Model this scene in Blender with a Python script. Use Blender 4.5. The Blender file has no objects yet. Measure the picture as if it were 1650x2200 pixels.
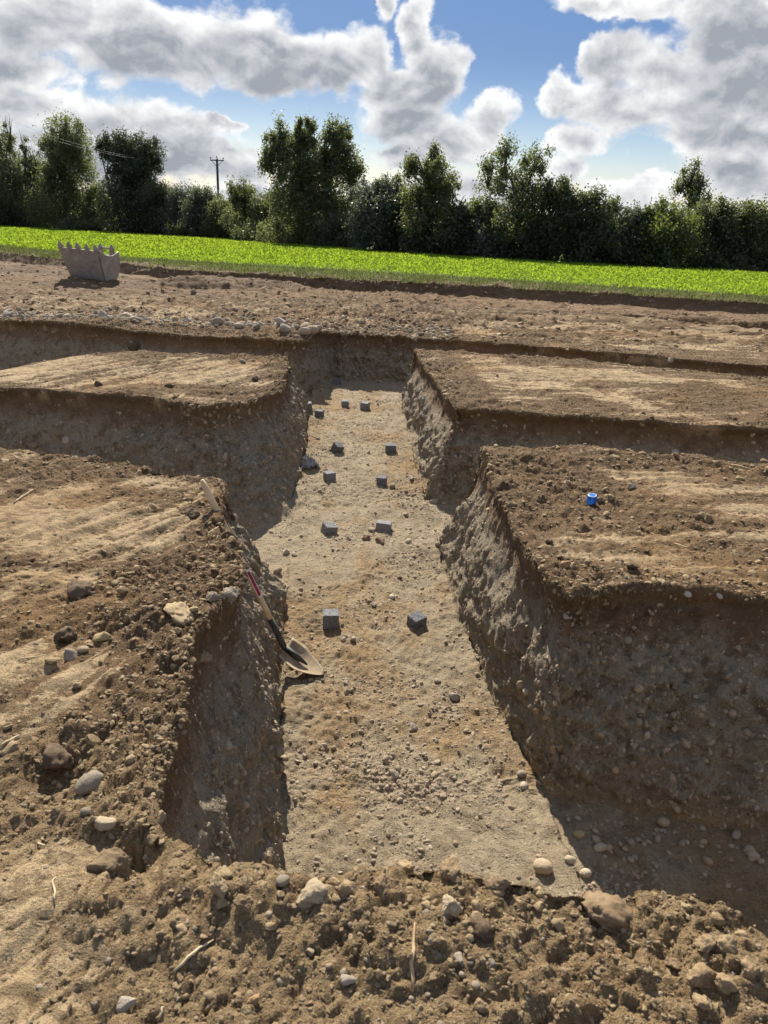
import bpy, bmesh, math, random
import numpy as np
from mathutils import Vector, Matrix, Euler
from mathutils.bvhtree import BVHTree

rng = np.random.default_rng(7)
random.seed(7)
SC = bpy.context.scene
COL = SC.collection

# ------------------------------------------------------------------ camera
PITCH, ROLL, FPX, EYE = math.radians(22.4), math.radians(2.5), 1650.0, 1.6
_c, _s = math.cos(ROLL), math.sin(ROLL)
_fw = Vector((0, math.cos(PITCH), -math.sin(PITCH)))
_u0 = Vector((0, math.sin(PITCH), math.cos(PITCH)))
_x0 = Vector((1, 0, 0))
_rt, _up = _c * _x0 + _s * _u0, -_s * _x0 + _c * _u0
cam = bpy.data.cameras.new('camera')
cam_o = bpy.data.objects.new('camera', cam)
COL.objects.link(cam_o)
M = Matrix((_rt, _up, -_fw)).transposed().to_4x4()
M.translation = Vector((0, 0, EYE))
cam_o.matrix_world = M
cam.sensor_fit = 'VERTICAL'
cam.sensor_height = 36.0
cam.lens = 36.0 * FPX / 2200.0
cam.clip_start, cam.clip_end = 0.05, 5000
cam.dof.use_dof = True
cam.dof.focus_distance = 6.0
cam.dof.aperture_fstop = 8.0
SC.camera = cam_o
EYEV = Vector((0, 0, EYE))

def ray(px, py):
    """direction of a photograph pixel (1650 x 2200); length 1 along the optical axis"""
    u, v = (px - 825) / FPX, (py - 1100) / FPX
    return _fw + u * _rt - v * _up

def at(px, py, Y):
    r = ray(px, py)
    return EYEV + r * (Y / r.y)

# ------------------------------------------------------------------ light
SUN_EL, SUN_AZ = math.radians(37), math.radians(-13)     # azimuth from +Y, positive to +X
SUN_DIR = Vector((math.sin(SUN_AZ) * math.cos(SUN_EL), math.cos(SUN_AZ) * math.cos(SUN_EL), math.sin(SUN_EL)))
sun = bpy.data.lights.new('sun', 'SUN')
sun.energy, sun.angle, sun.color = 5.0, math.radians(0.53), (1.0, 0.93, 0.81)
sun_o = bpy.data.objects.new('sun', sun)
COL.objects.link(sun_o)
sun_o.rotation_euler = SUN_DIR.to_track_quat('Z', 'Y').to_euler()
SC.view_settings.view_transform = 'Standard'
SC.view_settings.look = 'None'
SC.view_settings.exposure = 0.95
SC.view_settings.gamma = 1.0

# ------------------------------------------------------------------ node helper
class NT:
    def __init__(self, tree):
        self.t = tree
    def n(self, typ, **kw):
        nd = self.t.nodes.new(typ)
        for k, v in kw.items():
            setattr(nd, k, v)
        return nd
    def L(self, a, b):
        self.t.links.new(a, b)
    def put(self, sock, val):
        if isinstance(val, bpy.types.NodeSocket):
            self.t.links.new(val, sock)
        else:
            sock.default_value = val
    def math(self, op, a, b=0.0, c=0.0, clamp=False):
        m = self.n('ShaderNodeMath', operation=op, use_clamp=clamp)
        for i, v in enumerate((a, b, c)):
            self.put(m.inputs[i], v)
        return m.outputs[0]
    def vmath(self, op, a, b=(0, 0, 0), out=0):
        m = self.n('ShaderNodeVectorMath', operation=op)
        self.put(m.inputs[0], a)
        self.put(m.inputs[1], b)
        return m.outputs['Value'] if op in ('LENGTH', 'DOT_PRODUCT', 'DISTANCE') else m.outputs[0]
    def noise(self, vec, scale, detail=4, rough=0.55, dist=0.0, col=False):
        m = self.n('ShaderNodeTexNoise')
        if vec is not None:
            self.L(vec, m.inputs['Vector'])
        m.inputs['Scale'].default_value = scale
        m.inputs['Detail'].default_value = detail
        m.inputs['Roughness'].default_value = rough
        m.inputs['Distortion'].default_value = dist
        return m.outputs['Color'] if col else m.outputs['Fac']
    def step(self, x, lo, hi, a=0.0, b=1.0, smooth=True):
        m = self.n('ShaderNodeMapRange', interpolation_type='SMOOTHSTEP' if smooth else 'LINEAR')
        m.clamp = True
        self.put(m.inputs['Value'], x)
        for nm, v in (('From Min', lo), ('From Max', hi), ('To Min', a), ('To Max', b)):
            self.put(m.inputs[nm], v)
        return m.outputs['Result']
    def mix(self, fac, a, b, blend='MIX'):
        m = self.n('ShaderNodeMix', data_type='RGBA', blend_type=blend)
        self.put(m.inputs['Factor'], fac)
        for i, v in ((6, a), (7, b)):
            self.put(m.inputs[i], v if isinstance(v, bpy.types.NodeSocket) else (*v, 1.0))
        return m.outputs[2]

# ------------------------------------------------------------------ sky
world = bpy.data.worlds.new('World')
SC.world = world
world.use_nodes = True
world.node_tree.nodes.clear()
W = NT(world.node_tree)
sky = W.n('ShaderNodeTexSky', sky_type='NISHITA')
sky.sun_disc = False
sky.sun_elevation = SUN_EL
sky.sun_rotation = SUN_AZ
sky.air_density, sky.dust_density, sky.ozone_density = 1.0, 0.25, 2.2
tc = W.n('ShaderNodeTexCoord').outputs['Generated']
sx = W.n('ShaderNodeSeparateXYZ')
W.L(tc, sx.inputs[0])
az = W.math('ARCTAN2', sx.outputs[0], sx.outputs[1])
el = W.math('ARCSINE', sx.outputs[2])
cv = W.n('ShaderNodeCombineXYZ')
W.L(az, cv.inputs[0]); W.L(el, cv.inputs[1])
uv = cv.outputs[0]
# the cumulus banks: centre and half-axes (photo pixels, turned into azimuth / elevation)
BANKS = [(60, 40, 260, 120), (330, 95, 260, 105), (560, 105, 220, 115), (690, 130, 130, 80), (30, 140, 130, 50),
         (822, 18, 44, 52), (905, 55, 66, 90), (955, 145, 78, 85), (860, 190, 150, 55), (800, 120, 60, 60),
         (1060, 240, 82, 62), (870, 260, 120, 55), (960, 305, 150, 55), (860, 335, 90, 40),
         (60, 235, 160, 52), (230, 262, 180, 62), (380, 315, 170, 68), (500, 370, 120, 60), (180, 345, 260, 70), (490, 270, 50, 18), (520, 430, 180, 40),
         (1215, 205, 70, 50), (1325, 125, 62, 72), (1440, 150, 130, 75), (1590, 130, 170, 130), (1430, 235, 260, 62), (1240, 300, 80, 45),
         (1330, 12, 150, 34), (1560, 20, 190, 60), (1560, 300, 200, 50), (1360, 405, 150, 45), (1590, 370, 170, 60), (1215, 365, 80, 45), (1050, 400, 200, 40),
         (800, 420, 200, 30), (1760, 200, 160, 160), (-100, 100, 200, 180), (1240, 440, 420, 30)]
warp = W.noise(tc, 13.0, 5, 0.6, 0.0, col=True)
warp = W.vmath('MULTIPLY', W.vmath('SUBTRACT', warp, (0.5, 0.5, 0.5)), (0.095, 0.065, 0.0))
uvw = W.vmath('ADD', uv, warp)
front = W.math('MULTIPLY', W.step(W.math('ABSOLUTE', az), 0.52, 0.7, 1, 0), W.step(el, 0.20, 0.30, 1, 0))
acc = acc_up = None
for (bx, by, rx, ry) in BANKS:
    d = ray(bx, by).normalized()
    a0, e0 = math.atan2(d.x, d.y), math.asin(d.z)
    k = 1.0 / FPX * 0.93
    q = W.vmath('MULTIPLY', W.vmath('SUBTRACT', uvw, (a0, e0, 0)), (1 / (rx * k), 1 / (ry * k), 0))
    v = W.math('SUBTRACT', 1.0, W.vmath('LENGTH', q))
    acc = v if acc is None else W.math('SMOOTH_MAX', acc, v, 0.42)
    v2 = W.math('SUBTRACT', 1.0, W.vmath('LENGTH', W.vmath('ADD', q, (-0.008 / (rx * k), 0.022 / (ry * k), 0))))
    acc_up = v2 if acc_up is None else W.math('SMOOTH_MAX', acc_up, v2, 0.42)
# away from the view the same kind of cloud goes on, from noise alone
broad = W.noise(W.vmath('MULTIPLY', tc, (1, 1, 2.2)), 3.1, 3, 0.5)
broad = W.step(broad, 0.36, 0.66, -0.8, 0.9, smooth=False)
crest = W.math('MULTIPLY', W.math('SUBTRACT', acc, acc_up), front)
acc = W.math('SUBTRACT', acc, 0.27)
acc = W.math('ADD', W.math('MULTIPLY', acc, front), W.math('MULTIPLY', broad, W.math('SUBTRACT', 1.0, front)))
nv = W.vmath('MULTIPLY', tc, (1, 1, 1.5))
puff = W.noise(nv, 16.0, 8, 0.56, 0.3)
puff_up = W.noise(W.vmath('ADD', nv, (-0.004, 0, 0.013)), 16.0, 8, 0.56, 0.3)
roll = W.noise(nv, 6.5, 3, 0.5, 0.2)
n1 = W.math('SUBTRACT', roll, 0.5)
vor = W.n('ShaderNodeTexVoronoi', feature='F1')
vor.inputs['Scale'].default_value = 21.0
vor.inputs['Detail'].default_value = 2.5
vor.inputs['Roughness'].default_value = 0.55
vor.normalize = True
W.L(W.vmath('ADD', nv, W.vmath('MULTIPLY', warp, (0.5, 0.5, 0.5))), vor.inputs['Vector'])
n2 = W.math('ADD', W.math('MULTIPLY', W.math('SUBTRACT', puff, 0.5), 0.75), W.math('MULTIPLY', W.math('SUBTRACT', 0.36, vor.outputs['Distance']), 0.65))
soft = W.noise(nv, 12.0, 3, 0.5, 0.2)
n3 = W.math('SUBTRACT', soft, 0.5)
dens = W.math('ADD', acc, W.math('ADD', W.math('MULTIPLY', n1, 0.5), W.math('MULTIPLY', n2, 1.15)))
alpha = W.step(dens, -0.06, 0.22)
thick = W.step(W.math('ADD', W.math('MULTIPLY', acc, 0.8), W.math('ADD', W.math('MULTIPLY', n1, 0.9), W.math('ADD', W.math('MULTIPLY', n3, 0.55), W.math('MULTIPLY', n2, 0.45)))), -0.06, 0.52)
emb = W.math('MULTIPLY', W.math('SUBTRACT', puff, puff_up), 1.9)
lightv = W.math('ADD', W.math('ADD', W.math('SUBTRACT', 0.88, W.math('MULTIPLY', thick, 0.82)), emb), W.math('MULTIPLY', crest, 0.45), clamp=True)
ccol = W.mix(lightv, (2.5, 2.7, 3.05), (7.4, 7.4, 7.4))
skyc = W.mix(W.step(el, 0.0, 0.16, 0.45, 0.82), sky.outputs[0], (0.62, 1.38, 3.25))
mixc = W.mix(alpha, skyc, ccol)
bg = W.n('ShaderNodeBackground')
W.L(mixc, bg.inputs['Color'])
bg.inputs['Strength'].default_value = 0.076
wo = W.n('ShaderNodeOutputWorld')
W.L(bg.outputs[0], wo.inputs['Surface'])
world.cycles.sampling_method = 'MANUAL'
world.cycles.sample_map_resolution = 512

# ------------------------------------------------------------------ numpy noise
_perm = rng.permutation(256)
_perm = np.concatenate([_perm, _perm, _perm])
_g = rng.normal(size=(256, 3)); _g /= np.linalg.norm(_g, axis=1)[:, None]

def perlin(P, freq=1.0, off=0.0):
    P = np.asarray(P, dtype=np.float64) * freq + off
    I = np.floor(P).astype(np.int64)
    Fr = P - I
    I &= 255
    U = Fr * Fr * Fr * (Fr * (Fr * 6 - 15) + 10)
    out = 0
    for dx in (0, 1):
        for dy in (0, 1):
            for dz in (0, 1):
                h = _perm[_perm[_perm[(I[..., 0] + dx) & 255] + ((I[..., 1] + dy) & 255)] + ((I[..., 2] + dz) & 255)]
                G = _g[h]
                dot = G[..., 0] * (Fr[..., 0] - dx) + G[..., 1] * (Fr[..., 1] - dy) + G[..., 2] * (Fr[..., 2] - dz)
                w = (U[..., 0] if dx else 1 - U[..., 0]) * (U[..., 1] if dy else 1 - U[..., 1]) * (U[..., 2] if dz else 1 - U[..., 2])
                out = out + w * dot
    return out * 1.6

def fbm(P, freq, oct=3, gain=0.5, off=0.0):
    s, a, t = 0, 1.0, 0
    for i in range(oct):
        s = s + a * perlin(P, freq * 2 ** i, off + 17.3 * i)
        t += a
        a *= gain
    return s / t

def sstep(x, a, b):
    t = np.clip((x - a) / (b - a), 0, 1)
    return t * t * (3 - 2 * t)

# ------------------------------------------------------------------ object helpers
def mesh_np(name, V, Fq, smooth=True):
    V = np.asarray(V, dtype=np.float32); Fq = np.asarray(Fq, dtype=np.int32)
    k = Fq.shape[1]
    me = bpy.data.meshes.new(name)
    me.vertices.add(len(V)); me.vertices.foreach_set('co', V.ravel())
    me.loops.add(Fq.size); me.loops.foreach_set('vertex_index', Fq.ravel())
    me.polygons.add(len(Fq)); me.polygons.foreach_set('loop_start', np.arange(0, Fq.size, k, dtype=np.int32))
    me.update(calc_edges=True)
    me.polygons.foreach_set('use_smooth', np.full(len(Fq), smooth))
    return me

def link(name, me, mat=None, parent=None, loc=None):
    o = bpy.data.objects.new(name, me)
    COL.objects.link(o)
    if mat is not None and me is not None and not me.materials:
        me.materials.append(mat)
    if parent is not None:
        o.parent = parent
    if loc is not None:
        o.location = loc
    return o

def tag(o, label=None, cat=None, group=None, kind=None):
    for k, v in (('label', label), ('category', cat), ('group', group), ('kind', kind)):
        if v:
            o[k] = v
    return o

def empty(name, loc=(0, 0, 0), rot=(0, 0, 0)):
    o = bpy.data.objects.new(name, None)
    COL.objects.link(o)
    o.location = loc; o.rotation_euler = rot
    o.empty_display_size = 0.1
    return o

class MB:
    """collects shapes into one mesh"""
    def __init__(self):
        self.v, self.f = [], []
    def add(self, vs, fs):
        b = len(self.v)
        self.v += [tuple(p) for p in vs]
        self.f += [tuple(i + b for i in f) for f in fs]
    def box(self, lo, hi):
        x0, y0, z0 = lo; x1, y1, z1 = hi
        self.add([(x0, y0, z0), (x1, y0, z0), (x1, y1, z0), (x0, y1, z0), (x0, y0, z1), (x1, y0, z1), (x1, y1, z1), (x0, y1, z1)],
                 [(3, 2, 1, 0), (4, 5, 6, 7), (0, 1, 5, 4), (1, 2, 6, 5), (2, 3, 7, 6), (3, 0, 4, 7)])
    def tube(self, pts, radii, seg=8, cap=True):
        pts = [Vector(p) for p in pts]
        rings = []
        for i, p in enumerate(pts):
            t = (pts[min(i + 1, len(pts) - 1)] - pts[max(i - 1, 0)])
            if t.length < 1e-9: t = Vector((0, 0, 1))
            t.normalize()
            a = Vector((0, 0, 1)) if abs(t.z) < 0.9 else Vector((1, 0, 0))
            u = t.cross(a).normalized(); w = t.cross(u)
            rings.append([p + (u * math.cos(2 * math.pi * k / seg) + w * math.sin(2 * math.pi * k / seg)) * radii[i] for k in range(seg)])
        vs = [q for r in rings for q in r]
        fs = [(i * seg + k, i * seg + (k + 1) % seg, (i + 1) * seg + (k + 1) % seg, (i + 1) * seg + k)
              for i in range(len(pts) - 1) for k in range(seg)]
        if cap:
            fs += [tuple(reversed(range(seg))), tuple(range((len(pts) - 1) * seg, len(pts) * seg))]
        self.add(vs, fs)
    def prism(self, poly, x0, x1):
        """poly: (y,z) outline extruded along x"""
        n = len(poly)
        vs = [(x0, y, z) for y, z in poly] + [(x1, y, z) for y, z in poly]
        fs = [tuple(range(n)), tuple(reversed(range(n, 2 * n)))] + [((i + 1) % n, i, n + i, n + (i + 1) % n) for i in range(n)]
        self.add(vs, fs)
    def mesh(self, name, smooth=False):
        me = bpy.data.meshes.new(name)
        me.from_pydata(self.v, [], self.f)
        bm = bmesh.new(); bm.from_mesh(me)
        bmesh.ops.recalc_face_normals(bm, faces=bm.faces)
        bm.to_mesh(me); bm.free()
        if smooth:
            me.polygons.foreach_set('use_smooth', np.ones(len(me.polygons), dtype=bool))
        me.update()
        return me

def new_mat(name):
    m = bpy.data.materials.new(name)
    m.use_nodes = True
    m.node_tree.nodes.clear()
    N = NT(m.node_tree)
    out = N.n('ShaderNodeOutputMaterial')
    return m, N, out

def principled(N, out, col, rough=0.9, metal=0.0, spec=0.3, normal=None):
    b = N.n('ShaderNodeBsdfPrincipled')
    N.put(b.inputs['Base Color'], col if isinstance(col, bpy.types.NodeSocket) else (*col, 1))
    N.put(b.inputs['Roughness'], rough)
    N.put(b.inputs['Metallic'], metal)
    b.inputs['Specular IOR Level'].default_value = spec
    if normal is not None:
        N.L(normal, b.inputs['Normal'])
    N.L(b.outputs[0], out.inputs['Surface'])
    return b

def bump(N, h, dist, strength=1.0, prev=None):
    b = N.n('ShaderNodeBump')
    b.inputs['Strength'].default_value = strength
    b.inputs['Distance'].default_value = dist
    N.L(h, b.inputs['Height'])
    if prev is not None:
        N.L(prev, b.inputs['Normal'])
    return b.outputs[0]

# ------------------------------------------------------------------ soil material
def soil_material():
    m, N, out = new_mat('soil')
    pos = N.n('ShaderNodeNewGeometry').outputs['Position']
    sp = N.n('ShaderNodeSeparateXYZ'); N.L(pos, sp.inputs[0])
    X, Y, Z = sp.outputs
    surf = N.math('MULTIPLY', N.math('MAXIMUM', N.math('SUBTRACT', Y, 2.2), 0.0), -0.04)
    depth = N.math('SUBTRACT', surf, Z)
    att = N.n('ShaderNodeAttribute', attribute_name='crumb').outputs['Fac']
    n_big = N.noise(pos, 0.9, 3, 0.5)
    n_mid = N.noise(pos, 5.0, 5, 0.6)
    n_fin = N.noise(pos, 38.0, 6, 0.65)
    n_grit = N.noise(pos, 170.0, 3, 0.6)
    # top: pale trowelled clay where the bucket scraped, brown crumb elsewhere
    pale = N.mix(n_mid, (0.36, 0.258, 0.155), (0.53, 0.415, 0.275))
    brown = N.mix(n_fin, (0.09, 0.055, 0.031), (0.235, 0.15, 0.083))
    brown = N.mix(N.step(Y, 1.5, 2.3, 0.8, 0.0), brown, N.mix(n_fin, (0.20, 0.14, 0.08), (0.40, 0.295, 0.175)))
    orange = N.mix(n_fin, (0.26, 0.145, 0.062), (0.35, 0.215, 0.10))
    top = N.mix(N.step(N.math('ADD', att, N.math('MULTIPLY', N.math('SUBTRACT', n_fin, 0.5), 0.9)), 0.30, 0.55), pale, brown)
    top = N.mix(N.math('MULTIPLY', N.step(n_big, 0.50, 0.66), 0.45), top, orange)
    # the far stripped strip is darker loam
    loam = N.mix(n_fin, (0.085, 0.055, 0.035), (0.21, 0.145, 0.098))
    farm = N.math('MULTIPLY', N.step(Y, 12.5, 19.0), N.step(N.math('ADD', n_mid, N.math('MULTIPLY', n_big, 0.6)), 0.50, 0.90, 0.45, 1.0))
    top = N.mix(farm, top, loam)
    # below: grey-brown glacial gravel
    grav = N.mix(n_fin, (0.20, 0.168, 0.13), (0.42, 0.36, 0.285))
    grav = N.mix(N.math('MULTIPLY', N.step(n_grit, 0.50, 0.75), 0.6), grav, (0.38, 0.325, 0.25))
    grav = N.mix(N.math('MULTIPLY', N.step(n_mid, 0.56, 0.75), 0.45), grav, (0.24, 0.16, 0.09))
    dn = N.math('ADD', depth, N.math('MULTIPLY', N.math('SUBTRACT', n_mid, 0.5), 0.28))
    under = N.mix(N.step(dn, 0.13, 0.34), N.mix(n_fin, (0.13, 0.08, 0.048), (0.27, 0.175, 0.105)), grav)
    colr = N.mix(N.step(dn, 0.03, 0.13), top, under)
    # trench floor: trodden tan gravel with rusty streaks
    fl = N.mix(n_fin, (0.26, 0.207, 0.145), (0.42, 0.347, 0.255))
    stv = N.vmath('MULTIPLY', pos, (1.0, 0.55, 1.0))
    rust = N.math('MULTIPLY', N.step(N.noise(stv, 1.5, 5, 0.65), 0.47, 0.62), 0.85)
    fl = N.mix(rust, fl, N.mix(n_fin, (0.22, 0.14, 0.072), (0.37, 0.25, 0.135)))
    fl = N.mix(N.math('MULTIPLY', N.step(N.noise(pos, 2.6, 6, 0.7), 0.50, 0.66), 0.55), fl, (0.20, 0.158, 0.112))
    fa = N.n('ShaderNodeAttribute', attribute_name='floor').outputs['Fac']
    colr = N.mix(N.step(fa, 0.86, 0.985), colr, fl)
    # gravel too small to pick apart, bedded in the cut faces and the floor
    vo = N.n('ShaderNodeTexVoronoi', feature='F1')
    vo.inputs['Scale'].default_value = 34.0
    vo.inputs['Randomness'].default_value = 1.0
    N.L(N.vmath('ADD', pos, N.vmath('MULTIPLY', N.noise(pos, 20.0, 2, 0.5, col=True), (0.03, 0.03, 0.03))), vo.inputs['Vector'])
    vs_ = N.n('ShaderNodeSeparateColor'); N.L(vo.outputs['Color'], vs_.inputs[0])
    peb = N.math('MULTIPLY', N.step(vo.outputs['Distance'], N.math('MULTIPLY', vs_.outputs[0], 0.62), N.math('MULTIPLY', vs_.outputs[0], 0.45)), N.step(vs_.outputs[1], 0.30, 0.45))
    peb = N.math('MULTIPLY', peb, N.math('MULTIPLY', N.step(fa, 0.10, 0.35), N.step(fa, 0.90, 1.0, 1.0, 0.45)))
    colr = N.mix(N.math('MULTIPLY', peb, 0.75), colr, N.mix(vs_.outputs[2], (0.20, 0.16, 0.115), (0.50, 0.42, 0.32)))
    # fine dark and pale grit
    colr = N.mix(N.math('MULTIPLY', N.step(N.noise(pos, 95.0, 2, 0.5), 0.60, 0.72), 0.35), colr, (0.10, 0.07, 0.05))
    colr = N.mix(N.math('MULTIPLY', N.step(N.noise(N.vmath('ADD', pos, (7, 3, 1)), 120.0, 2, 0.5), 0.63, 0.74), 0.45), colr, (0.60, 0.52, 0.41))
    dirt = N.step(N.noise(N.vmath('ADD', pos, (3, 9, 2)), 11.0, 7, 0.74), 0.49, 0.62)
    flake = N.step(N.noise(N.vmath('MULTIPLY', N.vmath('ADD', pos, (5, 1, 4)), (1.0, 2.2, 1.0)), 6.0, 7, 0.75, 0.6), 0.52, 0.60)
    onfl = N.step(fa, 0.5, 0.9, 1.0, 0.25)
    dirt = N.math('MAXIMUM', dirt, N.math('MULTIPLY', flake, onfl))
    colr = N.mix(N.math('MULTIPLY', dirt, N.step(fa, 0.5, 0.9, 0.62, 0.42)), colr, N.mix(n_grit, (0.075, 0.048, 0.028), (0.17, 0.115, 0.07)))
    colr = N.mix(1.0, colr, (1.02, 1.0, 0.92), 'MULTIPLY')
    nb = bump(N, n_mid, 0.05)
    nb = bump(N, n_fin, 0.024, prev=nb)
    nb = bump(N, N.math('ADD', n_grit, N.math('MULTIPLY', peb, 0.9)), 0.010, prev=nb)
    principled(N, out, colr, 0.95, spec=0.15, normal=nb)
    return m

SOIL = soil_material()

# ------------------------------------------------------------------ terrain: the stripped site with its foundation trenches
FLOOR_Z = -1.06
def zg(Y):
    return -0.04 * np.maximum(0.0, Y - 2.2)

def C(*pts):
    p = np.array(pts, dtype=float)
    p = p[np.argsort(p[:, 0])]
    return lambda x: np.interp(x, p[:, 0], p[:, 1])

# levels along the main trench; for each a left-hand and a right-hand curve Y(X)
LEV = [
    ('start', C((0, -5.0)), C((0, -5.0)), 0),
    ('near',  C((0, 0.75)), C((0, 0.75)), 22),
    ('At', C((-.58, 1.56), (-.409, 1.477), (-.223, 1.43), (.2, 1.45)), C((-.58, 1.56), (-.41, 1.48), (-.22, 1.43), (.13, 1.46), (.36, 1.40), (.65, 1.39), (.82, 1.40), (.91, 1.34), (.96, 1.27), (1.5, 1.05), (6, .6)), 66),
    ('Af', C((-.58, 1.72), (.2, 1.60)), C((-.4, 1.62), (.13, 1.58), (.9, 1.50), (1.5, 1.2), (6, .75)), 16),
    ('Bf', C((0, 2.80)), C((.7, 2.94), (1.09, 2.88), (1.79, 2.76), (5, 2.6), (14, 2.3)), 62),
    ('Bt', C((0, 3.12)), C((.65, 3.04), (.95, 3.15), (1.28, 3.24), (1.6, 3.25), (1.79, 3.16), (3, 3.1), (14, 2.8)), 62),
    ('Ct', C((-.9, 4.50), (-1.02, 4.53), (-1.43, 4.62), (-1.82, 4.82), (-2.67, 5.03), (-5, 5.3), (-18, 7.5)), C((.70, 5.55), (1.68, 5.66), (2.8, 5.42), (6, 5.3), (14, 4.6)), 120),
    ('Cf', C((-.7, 4.85), (-1.5, 4.9), (-2.67, 5.25), (-5, 5.5), (-18, 7.7)), C((.5, 5.8), (1.6, 5.85), (2.8, 5.6), (6, 5.5), (14, 4.8)), 26),
    ('Df', C((-.7, 6.35), (-1.1, 5.95), (-1.6, 6.05), (-2.3, 6.35), (-3.6, 6.7), (-6, 7.0), (-18, 9.4)), C((.45, 6.80), (1.5, 6.62), (3.4, 6.45), (6, 6.3), (14, 5.6)), 30),
    ('Dt', C((-.9, 7.5), (-1.05, 7.3), (-1.3, 6.85), (-1.58, 6.58), (-2.28, 6.87), (-3.6, 7.0), (-6, 7.3), (-18, 9.7)), C((.55, 7.0), (1.5, 6.84), (3.4, 6.68), (6, 6.5), (14, 5.8)), 52),
    ('Et', C((-1.1, 9.7), (-1.43, 9.49), (-3.2, 9.24), (-3.7, 8.5), (-4.05, 7.85), (-4.6, 7.8), (-6, 8.0), (-18, 10.4)), C((.28, 10.50), (2.3, 10.42), (4.86, 9.5), (8, 8.6), (14, 7.7)), 120),
    ('Ef', C((-1.1, 9.85), (-1.43, 9.65), (-3.2, 9.4), (-3.8, 8.7), (-4.2, 8.1), (-6, 8.3), (-18, 10.8)), C((.25, 10.62), (2.3, 10.54), (4.86, 9.63), (8, 8.75), (14, 7.85)), 14),
    ('Ff', C((-.95, 11.75), (-1.15, 10.75), (-1.24, 10.60), (-3.64, 10.95), (-5.9, 11.4), (-18, 13.6)), C((.05, 11.75), (.3, 11.62), (1.8, 11.36), (5.05, 10.35), (8, 9.7), (14, 8.9)), 22),
    ('Ft', C((-1.05, 11.92), (-1.18, 11.0), (-1.28, 10.82), (-3.64, 11.19), (-5.9, 11.64), (-18, 13.9)), C((.1, 11.90), (.35, 11.83), (1.8, 11.54), (5.05, 10.55), (8, 9.9), (14, 9.1)), 40),
    ('Gf', C((-40, 44.0), (-24, 36.5), (-16, 31.0), (-8.75, 25.0), (-4.9, 23.4), (-.3, 22.9)), C((-.3, 22.9), (4.9, 22.0), (10.5, 20.4), (20, 17.9), (30, 15.4)), 190),
    ('Gt', C((-40, 44.5), (-24, 37.0), (-16, 31.4), (-8.75, 25.4), (-4.9, 23.65), (-.3, 23.15)), C((-.3, 23.15), (4.9, 22.25), (10.5, 20.65), (20, 18.2), (30, 15.7)), 12),
    ('Gx', C((-40, 46.0), (-24, 39.0), (-16, 33.4), (-8.75, 27.4), (-4.9, 25.7), (-.3, 25.1)), C((-.3, 25.1), (4.9, 24.2), (10.5, 22.6), (20, 20.2), (30, 17.7)), 10),
]
LI = {l[0]: i for i, l in enumerate(LEV)}
# edges across the main trench as functions of Y
Lt = C((-5, -.58), (1.4, -.58), (1.72, -.63), (2.03, -.64), (2.38, -.70), (2.70, -.68), (3.02, -.61), (3.2, -.63), (3.44, -.71), (3.75, -.84), (3.94, -.915), (4.27, -.95), (4.53, -1.02), (6.0, -1.25), (6.6, -1.40), (7.0, -1.25), (7.5, -1.08), (8.7, -1.18), (9.6, -1.30), (10.8, -1.30), (11.9, -1.22), (24, -1.6))
Lf = C((-5, -.30), (2.42, -.35), (3.22, -.47), (4.0, -.58), (5.0, -.68), (6.2, -.80), (6.6, -.86), (7.2, -.84), (8.5, -.92), (9.5, -1.02), (11.9, -1.14), (24, -1.5))
Rf = C((-5, 1.0), (1.4, .95), (2.2, .94), (2.92, .83), (3.94, .64), (5.29, .46), (6.2, .44), (7.0, .36), (9.64, .21), (11.9, .08), (24, -.3))
Rt = C((-5, 1.08), (1.4, 1.05), (2.6, .95), (3.0, .88), (3.3, .80), (3.8, .73), (5.1, .71), (5.6, .73), (6.2, .66), (7.0, .62), (8.6, .47), (10.6, .30), (11.9, .14), (24, -.2))

# parameter lines
pl, pi_ = [], []
for k in range(1, len(LEV)):
    n = LEV[k][3]
    t = np.linspace(0, 1, n, endpoint=False)
    if LEV[k][0] == 'near': t = 1 - (1 - t) ** 1.8
    if LEV[k][0] == 'Gf': t = t ** 1.35
    pl.append(k - 1 + t)
pl = np.concatenate(pl + [np.array([len(LEV) - 1.0])])
def side(n, x1, pw):
    t = np.linspace(0, 1, n + 1)[1:]
    return t ** pw
QN_L, QN_R, NW, NF = 200, 185, 44, 112
ql = np.concatenate([-1 - side(QN_L, 1, 2.05)[::-1], np.linspace(-1, 0, NW, endpoint=False), np.linspace(0, 1, NF, endpoint=False),
                     np.linspace(1, 2, NW, endpoint=False), [2.0], 2 + side(QN_R, 1, 1.95)])
PP, QQ = np.meshgrid(pl, ql, indexing='ij')
X = np.zeros_like(PP); Y = np.zeros_like(PP)
Ynom = np.interp(PP, range(len(LEV)), [0.5 * (float(l[1](-1.3)) + float(l[2](1.0))) for l in LEV])
Y = Ynom.copy()
OUT_L = np.interp(PP, [LI['start'], LI['Ct'], LI['Ft'], LI['Gf'], LI['Gx']], [-6, -8, -16, -40, -40])
OUT_R = np.interp(PP, [LI['start'], LI['Ct'], LI['Ft'], LI['Gf'], LI['Gx']], [6, 6, 13, 30, 30])
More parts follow.
